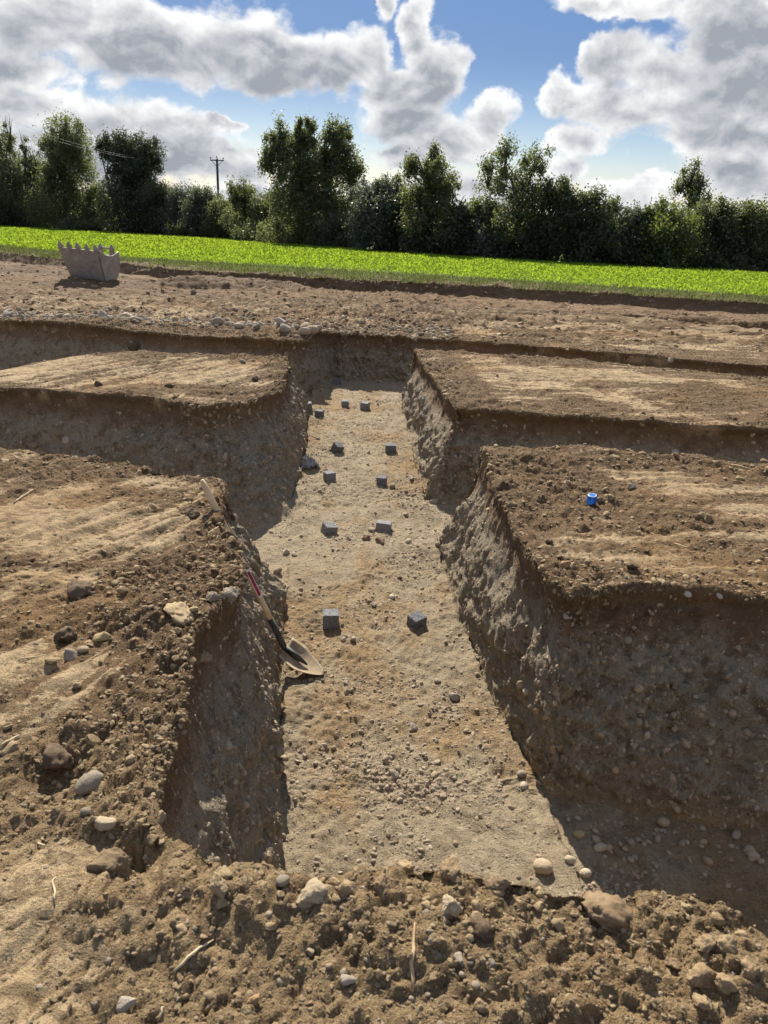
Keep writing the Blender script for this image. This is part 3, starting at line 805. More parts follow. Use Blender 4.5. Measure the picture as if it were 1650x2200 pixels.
NAMED = [  # name, mesh, px, py (where it rests), width px, label, category
    ('stone', PEBH[0], 193, 1688, 66, 'smooth grey rounded stone on the left bank near the lip', 'stone'),
    ('stone', RCK[4], 222, 1775, 58, 'flat pale cream stone below the smooth grey one', 'stone'),
    ('stone', PEBH[2], 184, 1745, 24, 'small grey pebble just below the smooth grey stone', 'stone'),
    ('stone', PEBH[3], 178, 1398, 24, 'pale oval pebble among dark clods on the left bank', 'stone'),
    ('stone', RCK[0], 114, 1422, 32, 'yellowish angular stone at the left of the clod heap', 'stone'),
    ('stone', RCK[1], 150, 1412, 46, 'grey angular stone in the clod heap on the left bank', 'stone'),
    ('stone', RCK[2], 216, 1374, 46, 'flat yellow flake of stone atop the left clod heap', 'stone'),
    ('clod', CLDH[0], 120, 1640, 88, 'large dark lump of clay on the left bank', 'clod'),
    ('clod', CLDH[1], 385, 1325, 92, 'flat slab of tan clay at the lip above the shovel', 'clod'),
    ('clod', CLDH[2], 455, 1290, 34, 'upright grey clod on the lip, left of its taller neighbour', 'clod'),
    ('clod', CLDH[3], 492, 1285, 44, 'grey upright clod standing at the very lip edge', 'clod'),
    ('clod', CLDH[4], 140, 1372, 80, 'broad dark clod under the flat yellow flake', 'clod'),
    ('clod', CLDH[0], 170, 1278, 66, 'low dark clod at the back of the left heap', 'clod'),
    ('clod', CLDH[1], 412, 1105, 40, 'round dark clod beside the shovel handle', 'clod'),
    ('stone', RCK[3], 470, 1160, 20, 'small yellow stone below the shovel handle end', 'stone'),
    ('clod', CLDH[2], 440, 1420, 40, 'clod clinging to the left lip above the shovel blade', 'clod'),
    ('clod', CLDH[3], 240, 1865, 100, 'big crumbling clod over the dark hollow at the left front', 'clod'),
    ('clod', CLDH[4], 470, 1905, 64, 'cracked tan clod on the near lip', 'clod'),
    ('clod', CLDH[0], 523, 1945, 46, 'rounded brown clod below the cracked tan one', 'clod'),
    ('clod', CLDH[1], 388, 1985, 54, 'brown wedge of clay below the near lip', 'clod'),
    ('stone', PEBH[1], 607, 1895, 34, 'round grey pebble on the crest of the near lip', 'stone'),
    ('clod', CLDH[2], 668, 1935, 74, 'angular pale clod on the near lip right of the round pebble', 'clod'),
    ('clod', CLDH[3], 745, 1915, 46, 'broken clod in the middle of the near lip', 'clod'),
    ('clod', CLDH[4], 822, 1908, 66, 'smooth brown clod at the centre of the near lip', 'clod'),
    ('clod', CLDH[0], 872, 1868, 46, 'leaning tan clod peaking above the near lip', 'clod'),
    ('clod', CLDH[1], 965, 1875, 62, 'tall tan clod standing up from the near lip', 'clod'),
    ('clod', CLDH[2], 965, 1950, 54, 'pale lump under the tall tan clod', 'clod'),
    ('clod', CLDH[3], 1040, 2005, 62, 'dark-sided clod a hand below the near lip', 'clod'),
    ('clod', CLDH[4], 1070, 1905, 70, 'ragged brown clod along the near lip, right of centre', 'clod'),
    ('clod', CLDH[0], 1300, 1975, 112, 'largest brown clod in the foreground, shaded on its face', 'clod'),
    ('clod', CLDH[1], 1476, 1950, 28, 'small bright clod on the right end of the near lip', 'clod'),
    ('clod', CLDH[2], 1500, 2110, 72, 'tan clod in the heap at the right front corner', 'clod'),
    ('clod', CLDH[3], 1560, 2120, 60, 'shaded clod at the right of the front corner heap', 'clod'),
    ('clod', CLDH[4], 1510, 2160, 60, 'lowest clod of the right front corner heap', 'clod'),
    ('clod', CLDH[0], 1516, 2035, 46, 'topmost clod of the right front corner heap', 'clod'),
    ('clod', CLDH[1], 1450, 2075, 44, 'clod at the left of the front corner heap', 'clod'),
    ('clod', CLDH[2], 1560, 2040, 64, 'ragged clod leaning on the right lip', 'clod'),
    ('clod', CLDH[3], 1610, 2090, 56, 'crumbly clod at the extreme right front', 'clod'),
    ('clod', CLDH[4], 1360, 2030, 34, 'small clod right of the largest foreground clod', 'clod'),
    ('clod', CLDH[1], 545, 2150, 40, 'orange-brown clod near the bottom edge', 'clod'),
    ('clod', CLDH[2], 1030, 2165, 40, 'soft clod near the bottom edge right of the root', 'clod'),
    ('stone', RCK[1], 666, 2045, 26, 'round pale grey pebble on the foreground soil', 'stone'),
    ('stone', RCK[2], 1055, 2072, 28, 'oval light grey pebble on the foreground soil', 'stone'),
    ('stone', RCK[4], 985, 2060, 32, 'tan angular stone left of the oval light pebble', 'stone'),
    ('stone', RCK[5], 745, 2105, 40, 'flat tan flake of stone on the foreground soil', 'stone'),
    ('stone', RCK[0], 272, 2160, 44, 'whitish stone pressed into the soil at the bottom left', 'stone'),
    ('stone', PEBH[3], 1165, 1866, 44, 'pale oval cobble on the trench floor by the shadow', 'stone'),
    ('stone', PEBH[4], 1225, 1850, 26, 'upright cream pebble beside the pale oval cobble', 'stone'),
    ('stone', PEBH[0], 1258, 1878, 30, 'cream pebble nearest the shadow edge on the floor', 'stone'),
    ('stone', RCK[5], 1156, 1920, 30, 'yellowish cobble below the pale oval one', 'stone'),
    ('stone', PEBH[2], 1243, 1795, 26, 'yellowish pebble on the shadow edge', 'stone'),
    ('stone', PEBH[3], 1125, 1690, 20, 'white pebble at the foot of the wall corner', 'stone'),
    ('stone', PEBH[4], 1120, 1665, 22, 'grey cobble at the foot of the wall corner', 'stone'),
    ('stone', PEBH[0], 933, 1667, 22, 'flat pale pebble alone on the trench floor', 'stone'),
    ('stone', RCK[0], 912, 1622, 14, 'small tan stone above the flat pale pebble', 'stone'),
    ('stone', PEBH[1], 610, 1630, 18, 'pale pebble at the foot of the left wall', 'stone'),
    ('stone', PEBH[2], 632, 1193, 16, 'tan pebble on the floor near the left wall', 'stone'),
    ('stone', RCK[1], 1355, 1048, 24, 'grey stone on the right soil block beyond the blue roll', 'stone'),
    ('stone', PEBH[3], 1450, 974, 18, 'white stone on the far rim of the right soil block', 'stone'),
    ('clod', CLDH[0], 1358, 1220, 26, 'lone dark clod on the right soil block front', 'clod'),
    ('stone', PEBH[4], 1476, 1278, 24, 'white stone in the top of the shaded right wall', 'stone'),
    ('stone', PEBH[0], 1545, 1282, 18, 'smaller white stone in the top of the shaded right wall', 'stone'),
    ('stone', RCK[2], 1212, 1215, 30, 'rounded orange-brown lump at the right block corner', 'stone'),
    ('stone', PEBH[1], 1113, 866, 16, 'pale stone on the front rim of the far right block', 'stone'),
    ('stone', RCK[3], 1440, 776, 22, 'tan stone on the far rim of the far right block', 'stone'),
    ('stone', RCK[4], 416, 630, 18, 'grey stone lying alone on the strip right of the bucket', 'stone'),
    ('clod', CLDH[3], 290, 750, 30, 'dark clod on the far edge of the left far block', 'clod'),
    ('clod', CLDH[1], 363, 832, 24, 'dark round clod on the left far block', 'clod'),
    ('clod', CLDH[2], 210, 828, 20, 'dark clod on the front rim of the left far block', 'clod'),
    ('clod', CLDH[4], 547, 816, 20, 'dark clod near the right rim of the left far block', 'clod'),
    ('clod', CLDH[0], 520, 780, 18, 'grey-brown clod near the back of the left far block', 'clod'),
    ('stone', RCK[5], 785, 1158, 26, 'rusty brown stone beside the two middle blocks', 'stone'),
    ('stone', RCK[0], 818, 1166, 26, 'tan stone beside the rusty brown one on the floor', 'stone'),
    ('stone', PEBH[2], 798, 1140, 20, 'whitish stone touching the left of a concrete block', 'stone'),
    ('stone', RCK[1], 934, 1080, 26, 'tan slab stone at the mouth of the right side trench', 'stone'),
    ('stone', PEBH[3], 953, 1083, 10, 'pale pebble right of the tan slab stone', 'stone'),
    ('stone', PEBH[4], 460, 1660, 16, 'pale pebble in the left lip', 'stone'),
    ('stone', RCK[2], 858, 1243, 16, 'dark blue-grey stone on the trench floor', 'stone'),
    ('stone', PEBH[0], 842, 1284, 16, 'white stone in the small rubble on the floor', 'stone'),
    ('stone', RCK[3], 793, 1293, 14, 'brown stone between the two nearest blocks', 'stone'),
]
TONES = (('white', stone_mat('white_stone', [(.44, .39, .31), (.52, .46, .37)], (.38, .30, .20), .45)),
         ('pale', stone_mat('pale_stone', [(.34, .27, .18), (.39, .31, .21)], (.34, .255, .155), .55)),
         ('cream', stone_mat('cream_stone', [(.42, .35, .24), (.47, .39, .27)], (.36, .28, .18), .5)),
         ('yellow', stone_mat('yellow_stone', [(.38, .28, .14), (.42, .31, .16)], (.33, .25, .15), .5)),
         ('orange', stone_mat('orange_lump', [(.30, .18, .085), (.33, .20, .10)], (.36, .26, .15), .4)),
         ('rusty', stone_mat('rusty_stone', [(.17, .10, .06), (.20, .12, .07)], (.28, .20, .13), .4)),
         ('blue-grey', stone_mat('slate_stone', [(.10, .105, .12), (.13, .135, .15)], (.26, .22, .17), .3)),
         ('dark', stone_mat('dark_clod', [(.085, .058, .036), (.12, .08, .05)], (.17, .12, .075), .4)),
         ('grey', stone_mat('grey_stone', [(.22, .185, .14), (.26, .22, .17)], (.30, .235, .155), .5)),
         ('brown', stone_mat('brown_clod', [(.17, .115, .066), (.21, .145, .085)], (.30, .22, .13), .4)),
         ('crumbling', stone_mat('crumbling_clod', [(.17, .12, .07), (.2, .14, .08)], (.26, .19, .11), .4)))
for (nm, me, px, py, wpx, lb, cat) in NAMED:
    o = put_stone(nm, me, px, py, wpx, lb, cat)
    words = lb.replace(',', '').split()
    tone = next((w for w in words[:6] if any(w.startswith(t) for t, _ in TONES)), None)
    if o and tone:
        o.material_slots[0].link = 'OBJECT'
        o.material_slots[0].material = next(m for t, m in TONES if tone.startswith(t))

def bed_stones(fi, smin, smax, wall_name, pw=1.8):
    par = bpy.data.objects[wall_name]
    for f in fi:
        s = smin * (smax / smin) ** (random.random() ** pw)
        o = link('stone', random.choice(PEB), None, par)
        o.location = Vector(fcen[f]) - Vector(fnrm[f]) * s * .15
        o.rotation_euler = (random.uniform(0, 6), random.uniform(0, 6), random.uniform(0, 6))
        o.scale = (s, s, s)

def group_stones(name, meshes, fi, smin, smax, base, cat, group, marks, sink=.3, pw=1.8):
    """marks: (photo px, py, phrase); each stone is described by its rank in size near its landmark"""
    got = {}
    pts = [(hit(a, b)[0], ph) for a, b, ph in marks]
    for f in fi:
        s = smin * (smax / smin) ** (random.random() ** pw)
        o = put_stone(name, random.choice(meshes), 0, 0, 0, None, cat, group, sink, loc=Vector(fcen[f]), size=s)
        L_ = o.location
        ph = min((q for q in pts if q[0] is not None), key=lambda q: (q[0] - L_).length)[1]
        got.setdefault(ph, []).append((s, o))
    rank = ('largest', 'second largest', 'third largest', 'fourth largest')
    for ph, lst in got.items():
        lst.sort(key=lambda q: -q[0])
        for i, (s, o) in enumerate(lst):
            o['label'] = '%s %s %s' % (rank[i] if i < 4 else 'smaller', base, ph)

near_wall = wall & (wall_id == 3) & (fcen[:, 1] < 3.6) & inview
bed_stones(sample_faces(near_wall * low * (.3 + np.clip(pn1 + .3, 0, 1)), 150), .009, .030, 'trench_wall_right_near')
group_stones('cobble', PEB, sample_faces((flo & (fcen[:, 1] < 3.2) & (fcen[:, 0] > .95) & inview) * np.exp(-((fcen[:, 1] - 2.66) / .10) ** 2), 60), .014, .034, 'rounded stone at the shaded wall foot', 'stone', 'stones at the foot of the shaded wall', [(1240, 1775, 'by the shadow tip'), (1400, 1785, 'right of the shadow tip'), (1520, 1800, 'in the deep shade'), (1630, 1830, 'by the right edge')])
bed_stones(sample_faces((wall & (wall_id == 2) & inview & (fcen[:, 1] < 8)).astype(float) * low, 80), .016, .045, 'trench_wall_left_far')
bed_stones(sample_faces((wall & (wall_id == 1) & inview & (fcen[:, 1] < 4.4)).astype(float) * low, 60), .010, .03, 'trench_wall_left_near')
bed_stones(sample_faces((wall & (wall_id == 4) & inview & (fcen[:, 1] < 8)).astype(float) * low, 60), .016, .05, 'trench_wall_right_far')
group_stones('stone', RCK + PEB, sample_faces((flo & inview & (fcen[:, 1] > 3) & (fcen[:, 0] < .8) & (fcen[:, 0] > -1.3)) * (.15 + np.clip(pn1, 0, 1)) * dfade ** .3, 150), .010, .040, 'loose tan stone on the floor', 'stone', 'loose stones on the trench floor', [(710, 1345, 'by the nearest left block'), (895, 1345, 'by the nearest right block'), (765, 1140, 'between the two middle blocks'), (765, 1040, 'between the third pair of blocks'), (780, 970, 'between the fourth pair of blocks'), (760, 880, 'by the far pair of blocks'), (740, 825, 'by the farthest block'), (680, 1450, 'by the shovel blade'), (850, 1500, 'in mid floor beyond the bare patch'), (950, 1650, 'in mid floor at the front'), (1060, 1500, 'along the right wall foot'), (640, 1650, 'along the left wall foot'), (1150, 1850, 'near the pale oval cobble'), (900, 1230, 'right of the dark blue-grey stone'), (640, 1250, 'by the left wall beyond the shovel')], sink=.2, pw=2.4)
group_stones('boulder', RCK + RCK + PEB, sample_faces((topf & inview & (fcen[:, 0] < -.9) & (fcen[:, 0] > -6.5)) * np.exp(-((fcen[:, 1] - (11.55 - .085 * (fcen[:, 0] + 1.2) + .25 * (fcen[:, 0] < -3))) / .30) ** 2), 80), .04, .13, 'grey stone in the far left row', 'stone', 'stones dumped along the far left lip', [(30, 685, 'at the left edge'), (110, 688, 'below the bucket left side'), (210, 690, 'below the bucket right side'), (310, 695, 'left of mid row'), (400, 700, 'at mid row'), (480, 700, 'right of mid row'), (560, 705, 'near the row end'), (640, 712, 'at the trench corner')], sink=.25, pw=1.6)
group_stones('clod', CLD, sample_faces((topf & inview & (fcen[:, 1] < 3.0) & (fcen[:, 0] < -.5)) * np.clip(fcr - .3, 0, 1), 90), .010, .034, 'loose brown clod on the left bank', 'clod', 'loose clods on the left bank', [(60, 1250, 'at the left edge behind the heap'), (250, 1260, 'behind the heap'), (420, 1260, 'near the upright clods'), (60, 1420, 'left of the heap'), (230, 1420, 'in the heap'), (380, 1400, 'at the lip above the shovel blade'), (60, 1560, 'at the left edge'), (250, 1560, 'below the heap'), (120, 1660, 'around the large dark lump'), (230, 1740, 'around the smooth grey stone'), (80, 1850, 'at the left front')], pw=2.0)
group_stones('clod', CLD, sample_faces((topf & inview & (fcen[:, 1] < 1.6) & (fcen[:, 0] > -.5)) * np.exp(-((fcen[:, 1] - 1.38) / .09) ** 2), 45), .008, .024, 'loose brown clod on the near lip', 'clod', 'loose clods along the near lip', [(300, 1850, 'by the dark hollow'), (480, 1900, 'by the cracked tan clod'), (620, 1910, 'by the round pebble'), (760, 1910, 'left of the centre clod'), (880, 1900, 'right of the centre clod'), (1000, 1920, 'by the tall tan clod'), (1150, 1940, 'left of the largest clod'), (1330, 1960, 'by the largest clod'), (1500, 1990, 'at the corner heap')], pw=1.6)
group_stones('clod', CLD, sample_faces((topf & inview & (fcen[:, 1] > 3.0) & (fcen[:, 1] < 6) & (fcen[:, 0] > .6)) * np.clip(fcr - .3, 0, 1), 110), .015, .045, 'loose brown clod on the right near block', 'clod', 'loose clods on the right near block', [(1100, 985, 'at its far left corner'), (1300, 985, 'on its far rim'), (1550, 1010, 'on its far rim at right'), (1150, 1080, 'left of the blue roll'), (1270, 1060, 'around the blue roll'), (1400, 1060, 'right of the blue roll'), (1580, 1120, 'by the right edge'), (1200, 1180, 'at its near corner'), (1350, 1210, 'around the lone dark clod'), (1520, 1210, 'on its front at right')], pw=2.2)
# ------------------------------------------------------------------ field beyond the site
HEDGE = C((-60, 100), (-42, 90), (-18.3, 76), (-6.4, 60.5), (1.5, 50.5), (9, 45.5), (20.3, 45), (34, 45))
CROP0 = C((-60, 58), (-30, 45), (-19.3, 37.5), (-10.5, 29.6), (-.4, 27.2), (5, 25.2), (11.4, 22.4), (20, 20.2), (34, 17.6))
def field_z(x, y):
    return zg(np.minimum(y, 150)) + .14 - .012 * np.maximum(0, y - 150)

def mat_field():
    m, N, out = new_mat('field_soil')
    pos = N.n('ShaderNodeNewGeometry').outputs['Position']
    n1 = N.noise(pos, 3.0, 5, .6); n2 = N.noise(pos, .4, 3, .5)
    col = N.mix(n1, (.07, .11, .018), (.12, .16, .03))
    col = N.mix(N.step(n2, .4, .7), col, (.11, .16, .025))
    principled(N, out, col, .95, spec=.1, normal=bump(N, n1, .05))
    return m
def leaf_mat(name, c0, c1, trans, t_amt=.5, gloss=.25, coord='obj'):
    m, N, out = new_mat(name)
    pos = N.n('ShaderNodeNewGeometry').outputs['Position']
    f = N.step(N.noise(pos, .9, 3, .6), .35, .65)
    col = N.mix(f, c0, c1)
    col = N.mix(N.math('MULTIPLY', N.step(N.noise(pos, 9.0, 2, .5), .45, .65), .5), col, tuple(.6 * v for v in c0))
    d = N.n('ShaderNodeBsdfDiffuse'); N.L(col, d.inputs[0])
    t = N.n('ShaderNodeBsdfTranslucent')
    N.L(N.mix(f, trans, tuple(.8 * v for v in trans)), t.inputs[0])
    mx = N.n('ShaderNodeMixShader'); mx.inputs[0].default_value = t_amt
    N.L(d.outputs[0], mx.inputs[1]); N.L(t.outputs[0], mx.inputs[2])
    g = N.n('ShaderNodeBsdfGlossy'); g.inputs['Roughness'].default_value = .45
    mg = N.n('ShaderNodeMixShader'); mg.inputs[0].default_value = gloss * .12
    N.L(mx.outputs[0], mg.inputs[1]); N.L(g.outputs[0], mg.inputs[2])
    N.L(mg.outputs[0], out.inputs['Surface'])
    return m

# the sheet starts on the last row of the terrain and runs to the horizon
last = XYZ[-1]
rows = [last]
for s in (1.5, 4, 8, 14, 22, 32, 45, 70, 110, 200, 500, 1500, 4000):
    r = last.copy()
    k = 1 + s / 60.0
    r[:, 0] = last[:, 0] * k
    r[:, 1] = last[:, 1] + s
    r[:, 2] = field_z(r[:, 0], r[:, 1])
    rows.append(r)
Rw = np.stack(rows)
n0, n1_ = Rw.shape[:2]
ii = np.arange(n0 * n1_).reshape(n0, n1_)
fq = np.stack([ii[:-1, :-1], ii[:-1, 1:], ii[1:, 1:], ii[1:, :-1]], -1).reshape(-1, 4)
fld = link('field', mesh_np('field', Rw.reshape(-1, 3), fq), mat_field())
tag(fld, 'farm field running from the site edge to the hedge', kind='structure')

def quad_leaves(cen, size, nrm, up, asp=.5):
    """rhombic leaves: cen (n,3), size (n,), nrm, up (n,3)"""
    nrm = nrm / (np.linalg.norm(nrm, axis=1)[:, None] + 1e-9)
    up = up - nrm * (up * nrm).sum(1)[:, None]
    up = up / (np.linalg.norm(up, axis=1)[:, None] + 1e-9)
    sd = np.cross(nrm, up)
    a = size[:, None]
    V = np.stack([cen - up * a * .5, cen + sd * a * asp * .5 + up * a * .05 + nrm * a * .08, cen + up * a * .5, cen - sd * a * asp * .5 + up * a * .05 + nrm * a * .08], 1)
    n = len(cen)
    return V.reshape(-1, 3), np.arange(4 * n).reshape(n, 4)

def tri_leaves(cen, size, nrm, up, asp):
    nrm = nrm / (np.linalg.norm(nrm, axis=1)[:, None] + 1e-9)
    up = up - nrm * (up * nrm).sum(1)[:, None]
    up = up / (np.linalg.norm(up, axis=1)[:, None] + 1e-9)
    sd = np.cross(nrm, up)
    a = size[:, None]
    V = np.stack([cen + up * a * .6, cen + sd * a * asp * .5 - up * a * .4, cen - sd * a * asp * .5 - up * a * .3], 1)
    return V.reshape(-1, 3), np.arange(3 * len(cen)).reshape(-1, 3)

def crop():
    n = 1050000
    x = rng.uniform(-50, 32, n); y = rng.uniform(18, 92, n)
    e = HEDGE(x) - 1.0 - y
    keep = (y > CROP0(x) + rng.normal(0, .25, n)) & (e > 0) & (np.abs(x) < 4 + y * .60) & (rng.random(n) < np.clip(42 / y, .25, 1) ** 1.3)
    x, y = x[keep], y[keep]
    n = len(x)
    rowp = np.round((x * .35 + y) / .5) * .5
    h = .10 + .10 * rng.random(n) + .05 * perlin(np.stack([x, y, 0 * x], -1), .25)
    cen = np.stack([x, y, field_z(x, y) + h * rng.uniform(.45, 1.0, n)], -1)
    th = rng.uniform(0, 6.283, n); tl = rng.uniform(.25, 1.15, n)
    nrm = np.stack([np.cos(th) * np.sin(tl), np.sin(th) * np.sin(tl), np.cos(tl)], -1)
    up = np.stack([np.cos(th), np.sin(th), .9 + 0 * th], -1)
    V, Fq = quad_leaves(cen, rng.uniform(.07, .125, n) * np.clip(y / 36, .75, 1.7), nrm, up, .62)
    o = link('crop', mesh_np('crop', V, Fq, False), leaf_mat('crop_leaf', (.13, .20, .022), (.18, .25, .03), (.36, .50, .035), .50, .05))
    tag(o, 'bright lime green leafy crop covering the field', 'crop', kind='stuff')
crop()

def grass():
    n = 90000
    x = rng.uniform(-42, 30, n); t = rng.random(n)
    y0 = np.interp(x, XYZ[-21][:, 0], XYZ[-21][:, 1]); y1 = CROP0(x) + .6
    yb = np.where(x < 0, np.array([float(v) for v in LEV[LI['Gt']][1](x)]), np.array([float(v) for v in LEV[LI['Gt']][2](x)]))
    y = yb - .1 + (y1 - yb + .1) * t
    keep = np.abs(x) < 3 + y * .6
    x, y = x[keep], y[keep]; n = len(x)
    dens = perlin(np.stack([x, y, 0 * x], -1), .7)
    kp = rng.random(n) < .75 + .5 * dens
    x, y = x[kp], y[kp]; n = len(x)
    z = field_z(x, y)
    h = rng.uniform(.04, .15, n)
    th = rng.uniform(0, 6.28, n); ln = rng.normal(0, .08, (n, 2))
    wv = np.stack([np.cos(th), np.sin(th), 0 * th], -1) * rng.uniform(.012, .03, n)[:, None]
    b = np.stack([x, y, z - .02], -1)
    V = np.stack([b - wv, b + wv, b + np.stack([ln[:, 0], ln[:, 1], h], -1)], 1).reshape(-1, 3)
    o = link('grass', mesh_np('grass', V, np.arange(3 * n).reshape(n, 3), False), leaf_mat('grass_blade', (.085, .10, .035), (.13, .125, .05), (.16, .19, .06), .45, .1))
    tag(o, 'dull green grass margin along the field edge', 'grass', kind='stuff')
grass()

# ------------------------------------------------------------------ hedgerow trees and shrubs
BARK = noise_mat('bark', (.05, .04, .03), (.11, .09, .07), 6.0, .95)
LM = {
    'ivy': leaf_mat('leaf_ivy', (.028, .040, .020), (.042, .055, .026), (.08, .11, .03), .35, .5),
    'ash': leaf_mat('leaf_ash', (.062, .074, .034), (.085, .096, .044), (.24, .27, .085), .46, .4),
    'willow': leaf_mat('leaf_willow', (.050, .060, .040), (.075, .085, .055), (.17, .20, .10), .42, .7),
    'thorn': leaf_mat('leaf_thorn', (.042, .050, .028), (.062, .072, .038), (.19, .22, .07), .42, .4),
    'lime': leaf_mat('leaf_bright', (.055, .075, .02), (.08, .10, .03), (.22, .27, .05), .45, .4),
}
def tree(name, label, cat, Yd, clumps, kind='ash', group=None, leaf=.24, dens=1.0, base=None, trunk_r=.16, stems=1, bare=0, droop=.3):
    """clumps: ellipses (px, py, rx, ry) of the photograph, placed at their true distance with depth of their own"""
    px0 = base[0] if base else sum(c[0] for c in clumps) / len(clumps)
    b = at(px0, 500, Yd)
    gz = float(field_z(np.array(b.x), np.array(Yd)))
    root = empty(name, (b.x, Yd, gz))
    tag(root, label, cat, group)
    O = np.array([b.x, Yd, gz])
    k = Yd / FPX / math.cos(PITCH) * 1.0
    Vs, Fs, off = [], [], 0
    cens = []
    for ci, (cx, cy, rx, ry) in enumerate(clumps):
        dy = random.uniform(-.35, .35) * rx * k
        c = np.array(at(cx, cy, Yd + dy))
        R = np.array([rx * k, max(rx * k * .85, .5), ry * k])
        cens.append((c, R))
        area = math.pi * R[0] * R[2]
        lf = leaf * .72
        n = int(dens * area * (8.5 if stems > 1 else 6.6) / (lf * lf * .45))
        ns = max(8, int(n / 110))
        d = rng.normal(size=(ns, 3)); d /= np.linalg.norm(d, axis=1)[:, None]
        sc = c + d * R * (rng.random((ns, 1)) ** .42) * .98
        sg = np.clip(.20 * R.min(), .2, .6)
        which = rng.integers(0, ns, n)
        sz = rng.uniform(.6, 1.35, ns)
        p = sc[which] + rng.normal(size=(n, 3)) * sg * sz[which][:, None] * np.array([.85, .85, 1.15])
        nr = rng.normal(size=(n, 3)) + np.array([0, 0, .5])
        up = rng.normal(size=(n, 3)) * .8 + np.array([0, 0, -droop - .4])
        V, Fq = tri_leaves(p - O, lf * rng.uniform(.6, 1.25, n), nr, up, .8)
        Vs.append(V); Fs.append(Fq + off); off += len(V)
    Vs = np.concatenate(Vs)
    low_ = Vs[:, 2] < .03
    Vs[low_, 2] = .03 + rng.random(low_.sum()) * .2
    link('crown', mesh_np('crown', Vs, np.concatenate(Fs), False), LM[kind], root)
    mb = MB()
    top = max(cens, key=lambda q: q[0][2])
    for s in range(stems):
        j = np.array([random.uniform(-.5, .5), random.uniform(-.3, .3), 0]) * (stems > 1)
        tc_ = cens[s % len(cens)][0] if stems > 1 else top[0]
        p0 = j; p2 = tc_ - O; p1 = p0 * .6 + p2 * .4 + np.array([random.uniform(-.3, .3), 0, .3])
        mb.tube([p0 - np.array([0, 0, .2]), p0 + np.array([0, 0, .4]), p1, p2], [trunk_r * 1.25, trunk_r, trunk_r * .7, trunk_r * .2], 7)
        if stems == 1:
            for (c, R) in cens:
                q = c - O
                if np.linalg.norm(q - p2) < .1: continue
                st = p0 + (p2 - p0) * (.45 if q[2] < p2[2] * .75 else .7)
                mid = (st + q) / 2 + np.array([0, 0, -.15])
                mb.tube([st, mid, q, q + np.array([random.uniform(-.3, .3), 0, R[2] * .7])], [trunk_r * .5, trunk_r * .35, trunk_r * .16, .02], 5)
    for (c, R) in cens:           # fine twigs through the clump
        for _ in range(4 + bare):
            q = c - O
            e = q + R * np.array([random.uniform(-.8, .8), random.uniform(-.5, .5), random.uniform(.3, 1.05 if not bare else 1.5)])
            mb.tube([q - np.array([0, 0, R[2] * .6]), (q + e) / 2 + rng.normal(size=3) * .1, e], [.05, .03, .008], 4)
    link('trunk', mb.mesh('trunk', True), BARK, root)
    return root

def hY(px):
    r = ray(px, 540)
    y = 60.0
    for _ in range(12):
        y = float(HEDGE(r.x / r.y * y))
    return y
T = 'trees in the hedgerow'; S = 'shrubs in the hedgerow'
tree('hedgerow_tree', 'thin half-bare tree at the far left edge', 'tree', hY(10) + 1, [(-10, 330, 40, 60), (20, 300, 12, 30), (20, 420, 60, 60), (-40, 400, 60, 80)], 'ash', T, .26, .6, bare=6)
tree('hedgerow_tree', 'tall green tree left of the mushroom-shaped ivy tree', 'tree', hY(140), [(140, 288, 34, 30), (150, 325, 48, 36), (115, 345, 26, 45), (150, 380, 52, 50), (135, 440, 68, 50)], 'ash', T, .26)
tree('hedgerow_tree', 'bare-twigged tree between the far left tree and the tall green one', 'tree', hY(60), [(55, 330, 10, 26), (40, 385, 40, 40), (80, 375, 22, 40), (60, 440, 60, 55)], 'thorn', T, .24, .8, bare=7)
tree('ivy_tree', 'dark ivy-clad tree with mushroom crown and an arm to the left', 'tree', hY(280), [(255, 320, 34, 28), (308, 328, 34, 33), (285, 358, 50, 30), (213, 315, 12, 8), (232, 322, 18, 13), (290, 405, 58, 34), (292, 455, 72, 46)], 'ivy', T, .24, 1.4)
tree('hedgerow_tree', 'small tree just right of the utility pole', 'tree', hY(530), [(525, 415, 26, 22), (545, 440, 32, 28), (520, 470, 40, 34), (500, 420, 10, 24)], 'ash', T, .22, .9)
tree('hedgerow_tree', 'biggest tree at the centre with three-lobed crown', 'tree', hY(665), [(602, 312, 34, 40), (660, 300, 28, 36), (722, 305, 32, 42), (640, 345, 55, 36), (720, 350, 46, 36), (660, 395, 70, 40), (655, 450, 78, 48), (575, 350, 12, 26), (762, 372, 22, 22), (640, 505, 90, 30), (740, 460, 45, 40)], 'ash', T, .22, 1.25)
tree('hedgerow_tree', 'pointed conical tree right of the biggest tree', 'tree', hY(925), [(925, 340, 18, 20), (915, 362, 42, 24), (935, 390, 46, 30), (920, 425, 56, 34), (925, 475, 66, 44), (880, 365, 12, 24)], 'ash', T, .20, 1.05)
tree('hedgerow_tree', 'airy twin-topped tree with sky showing through', 'tree', hY(1110), [(1085, 345, 30, 32), (1150, 345, 32, 32), (1050, 380, 20, 30), (1110, 395, 55, 34), (1150, 430, 50, 40), (1100, 450, 50, 40), (1110, 500, 60, 40)], 'ash', T, .18, .62, trunk_r=.13)
tree('hedgerow_tree', 'small round airy tree rising above the right hedge', 'tree', hY(1485) + 6, [(1487, 375, 22, 24), (1465, 400, 24, 22), (1505, 400, 24, 22), (1485, 428, 40, 22), (1490, 480, 40, 40)], 'ash', T, .20, .6, trunk_r=.1)
